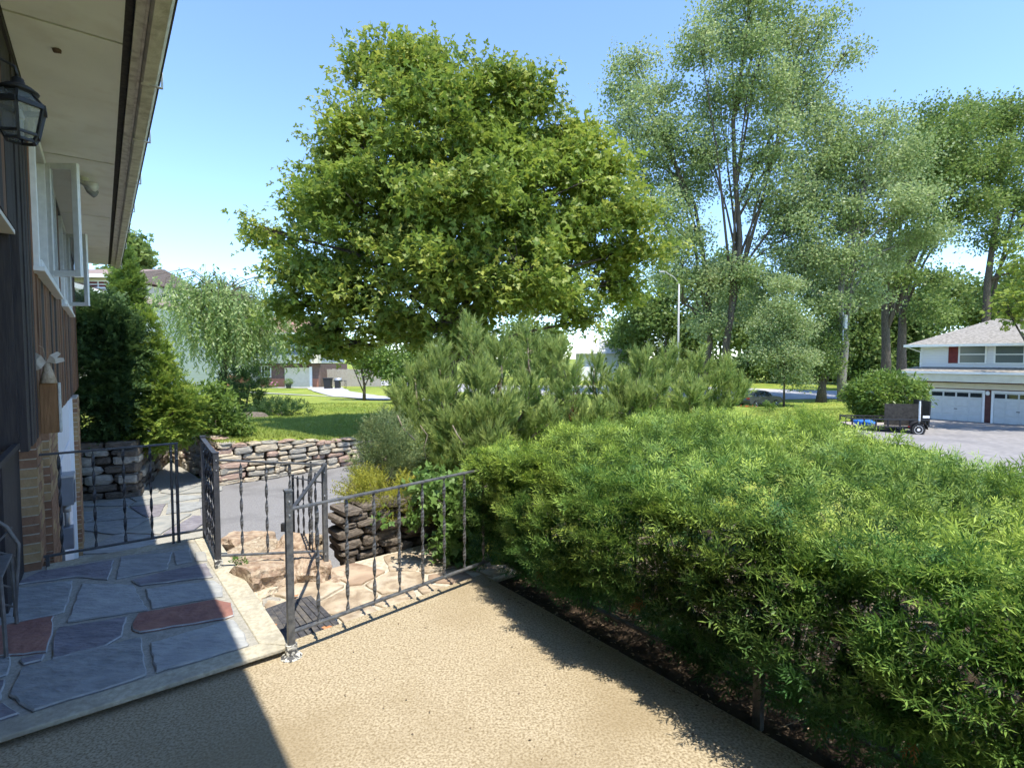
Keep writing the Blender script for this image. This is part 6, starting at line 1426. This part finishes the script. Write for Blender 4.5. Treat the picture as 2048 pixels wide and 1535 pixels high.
MB().b2((bb.x - .4, bb.y - .42, bb.z + 1.001), (bb.x + .4, bb.y + .42, bb.z + 1.10)).build('lid', 'bin_black', bn, bev=.03)
MB().tube([(bb.x - .3, bb.y + .45, bb.z + .98), (bb.x + .3, bb.y + .45, bb.z + .98)], .02, 6).build('handle', 'bin_black', bn)
for s_ in (-.3, .3): MB().lathe((bb.x + s_, bb.y + .3, bb.z + .12), [(.12, -.03), (.12, .03)], 12, ax=0).build('wheel', 'tyre', bn)
gb_ = wbase(676, 52); gr = empty('barbecue_grill', gb_, 'black barbecue grill with domed lid beside wheelie bin', 'grill')
MB().b2(gb_ + Vector((-.3, -.25, .1)), gb_ + Vector((.15, .25, .75))).build('cabinet', 'bin_black', gr, bev=.02)
MB().tube([gb_ + Vector((-.36, 0, .88)), gb_ + Vector((.28, 0, .88))], .20, 12).build('lid', 'steel', gr, smooth=True)
MB().b2(gb_ + Vector((-.4, -.26, .75)), gb_ + Vector((.32, .26, .85))).build('firebox', 'bin_black', gr, bev=.02)
MB().b2(gb_ + Vector((.33, -.22, .80)), gb_ + Vector((.75, .22, .84))).build('side_shelf', 'bin_black', gr)
for x_, y_ in ((-.28, -.2), (.7, -.18), (.7, .18), (-.28, .2)): MB().bar(gb_ + Vector((x_, y_, 0)), gb_ + Vector((x_, y_, .8)), .035).build('leg', 'bin_black', gr)
fpx = wbase(576, 53); fp = empty('flower_pot', fpx, 'dark flower pot with leafy plant beside the far garage door', 'plant pot')
MB().lathe(fpx, [(.2, .0), (.28, .38), (.31, .40), (.31, .45)], 14).build('pot', 'pot', fp)
n = 60; scatter('foliage', RS, A(fpx) + A([0, 0, .65]) + randdir(n) * A([.35, .3, .28]), frames(randdir(n), randdir(n)), rng.uniform(.4, .6, n), rng.random(n), 'shrub', fp)
fx = wbase(541, 53.5); fb = empty('flower_clump', fx, 'clump of pink flowers below the far house window', 'flowers')
n = 60; scatter('foliage', RS, A(fx) + A([0, 0, .3]) + randdir(n) * A([.6, .3, .25]), frames(randdir(n), randdir(n)), rng.uniform(.4, .6, n), rng.random(n), 'shrub', fb)
m = MB()
for k in range(26): c = A(fx) + A([rng.normal(0, .3), -.3 + rng.normal(0, .1), .5 + rng.normal(0, .08)]); m.box(c, (.11, .08, .09))
m.build('blooms', 'petal', fb)
fa_ = wbase(640, 57); fe = empty('board_fence', fa_, 'weathered vertical board fence behind the bin and grill', 'fence')
x = fa_.x + .2; k = 0
bmsh = MB().box((0, 0, .9), (.15, .03, 1.9)).mesh('board'); bmsh.materials.append(MATS['wood_grey'])
while x < fa_.x + 6.5:
    o = link('board', bmsh, fe); o.location = (x - fa_.x, rng.uniform(-.01, .01), rng.uniform(-.04, .04) + (gz(x, fa_.y) - fa_.z)); x += .165
for z in (.5, 1.5): MB().bar(fa_ + Vector((.1, .05, z)), fa_ + Vector((6.5, .05, z - .1)), .05).build('rail', 'wood_grey', fe)
# ------------------------------------------------------------------ poles
q = wbase(1356, 47); zt = D(1356, 566, 47).z; pl = empty('street_lamp', q, 'tall slim grey street lamp pole standing before the trees', 'street lamp')
MB().tube([q, (q.x, q.y, zt)], [.11, .07], 10).build('pole', 'pole_grey', pl, smooth=True)
MB().tube([(q.x, q.y, zt - .05), (q.x - .5, q.y, zt + .55), (q.x - 1.2, q.y, zt + .95)], .04, 8).build('arm', 'pole_grey', pl, smooth=True)
MB().box((q.x - 1.45, q.y, zt + .98), (.6, .25, .14)).build('lamp_head', 'pole_grey', pl, bev=.03)
q = wbase(634, 75); zt = D(634, 608, 75).z; pl = empty('utility_pole', q, 'weathered wooden utility pole above the brown roof', 'pole')
MB().tube([q, (q.x, q.y, zt)], [.22, .16], 10).build('pole', 'wood_grey', pl, smooth=True)
MB().bar((q.x - .9, q.y, zt - .5), (q.x + .9, q.y, zt - .5), .12).build('cross_arm', 'wood_grey', pl)
for dx, ez, ex in ((-.8, 9.6, -16), (.8, 13.4, 14)):
    pts = [Vector((q.x + dx + (ex) * t, q.y - 18 * t * (1 if ex < 0 else .5), zt - .4 + (ez - zt) * t * .25 - 2.2 * math.sin(t * math.pi) * .5)) for t in (0, .2, .4, .6, .8, 1)]
    MB().tube(pts, .02, 5).build('wire', 'black_metal', pl)
# ------------------------------------------------------------------ service fittings on the split trunk, boulders on the lawn
q = D(1690, 640, 51.9); us = empty('pole_transformer', D(1686, 690, 52.0), 'grey service fitting fixed high on the split tree trunk', 'fitting')
MB().lathe((q.x, q.y, q.z), [(.15, -.9), (.22, -.8), (.22, .45), (.15, .5)], 12).build('can', 'steel', us)
MB().tube([D(1686, 600, 52.0), D(1686, 690, 52.0)], .05, 8).build('conduit', 'steel', us)
rk_ = D(780, 832, 16.5); o = link('lawn_rock', boulder_mesh(21, 2), None, 'rock_pale'); gzr = gz(rk_.x, rk_.y)
o.matrix_local = Matrix.LocRotScale(Vector((rk_.x, rk_.y, gzr + .12)), None, Vector((.30, .26, .2))); tag(o, 'pale grey rock on the lawn beside the pine', 'rock')
rk_ = D(500, 838, 19.5); o = link('edging_rock', boulder_mesh(23, 2), None, 'stone_d'); gzr = gz(rk_.x, rk_.y)
o.matrix_local = Matrix.LocRotScale(Vector((rk_.x + .2, rk_.y, gzr + .08)), None, Vector((.5, .35, .16))); tag(o, 'flat dark rock edging the dark yew bed on the lawn', 'rock')
of = wbase(1497, 47); fo = empty('flower_clump', of, 'low orange flower clump on the lawn by the parked car', 'flowers')
m = MB()
for k in range(18): c = A(of) + A([rng.normal(0, .5), rng.normal(0, .2), .12 + abs(rng.normal(0, .06))]); m.box(c, (.1, .08, .07))
m.build('blooms', 'orange_flower', fo)
n = 50; scatter('foliage', RS, A(of) + A([0, 0, .05]) + randdir(n) * A([.7, .3, .08]), frames(randdir(n), randdir(n)), rng.uniform(.4, .7, n), rng.random(n), 'shrub', fo)
bpy.context.view_layer.update()
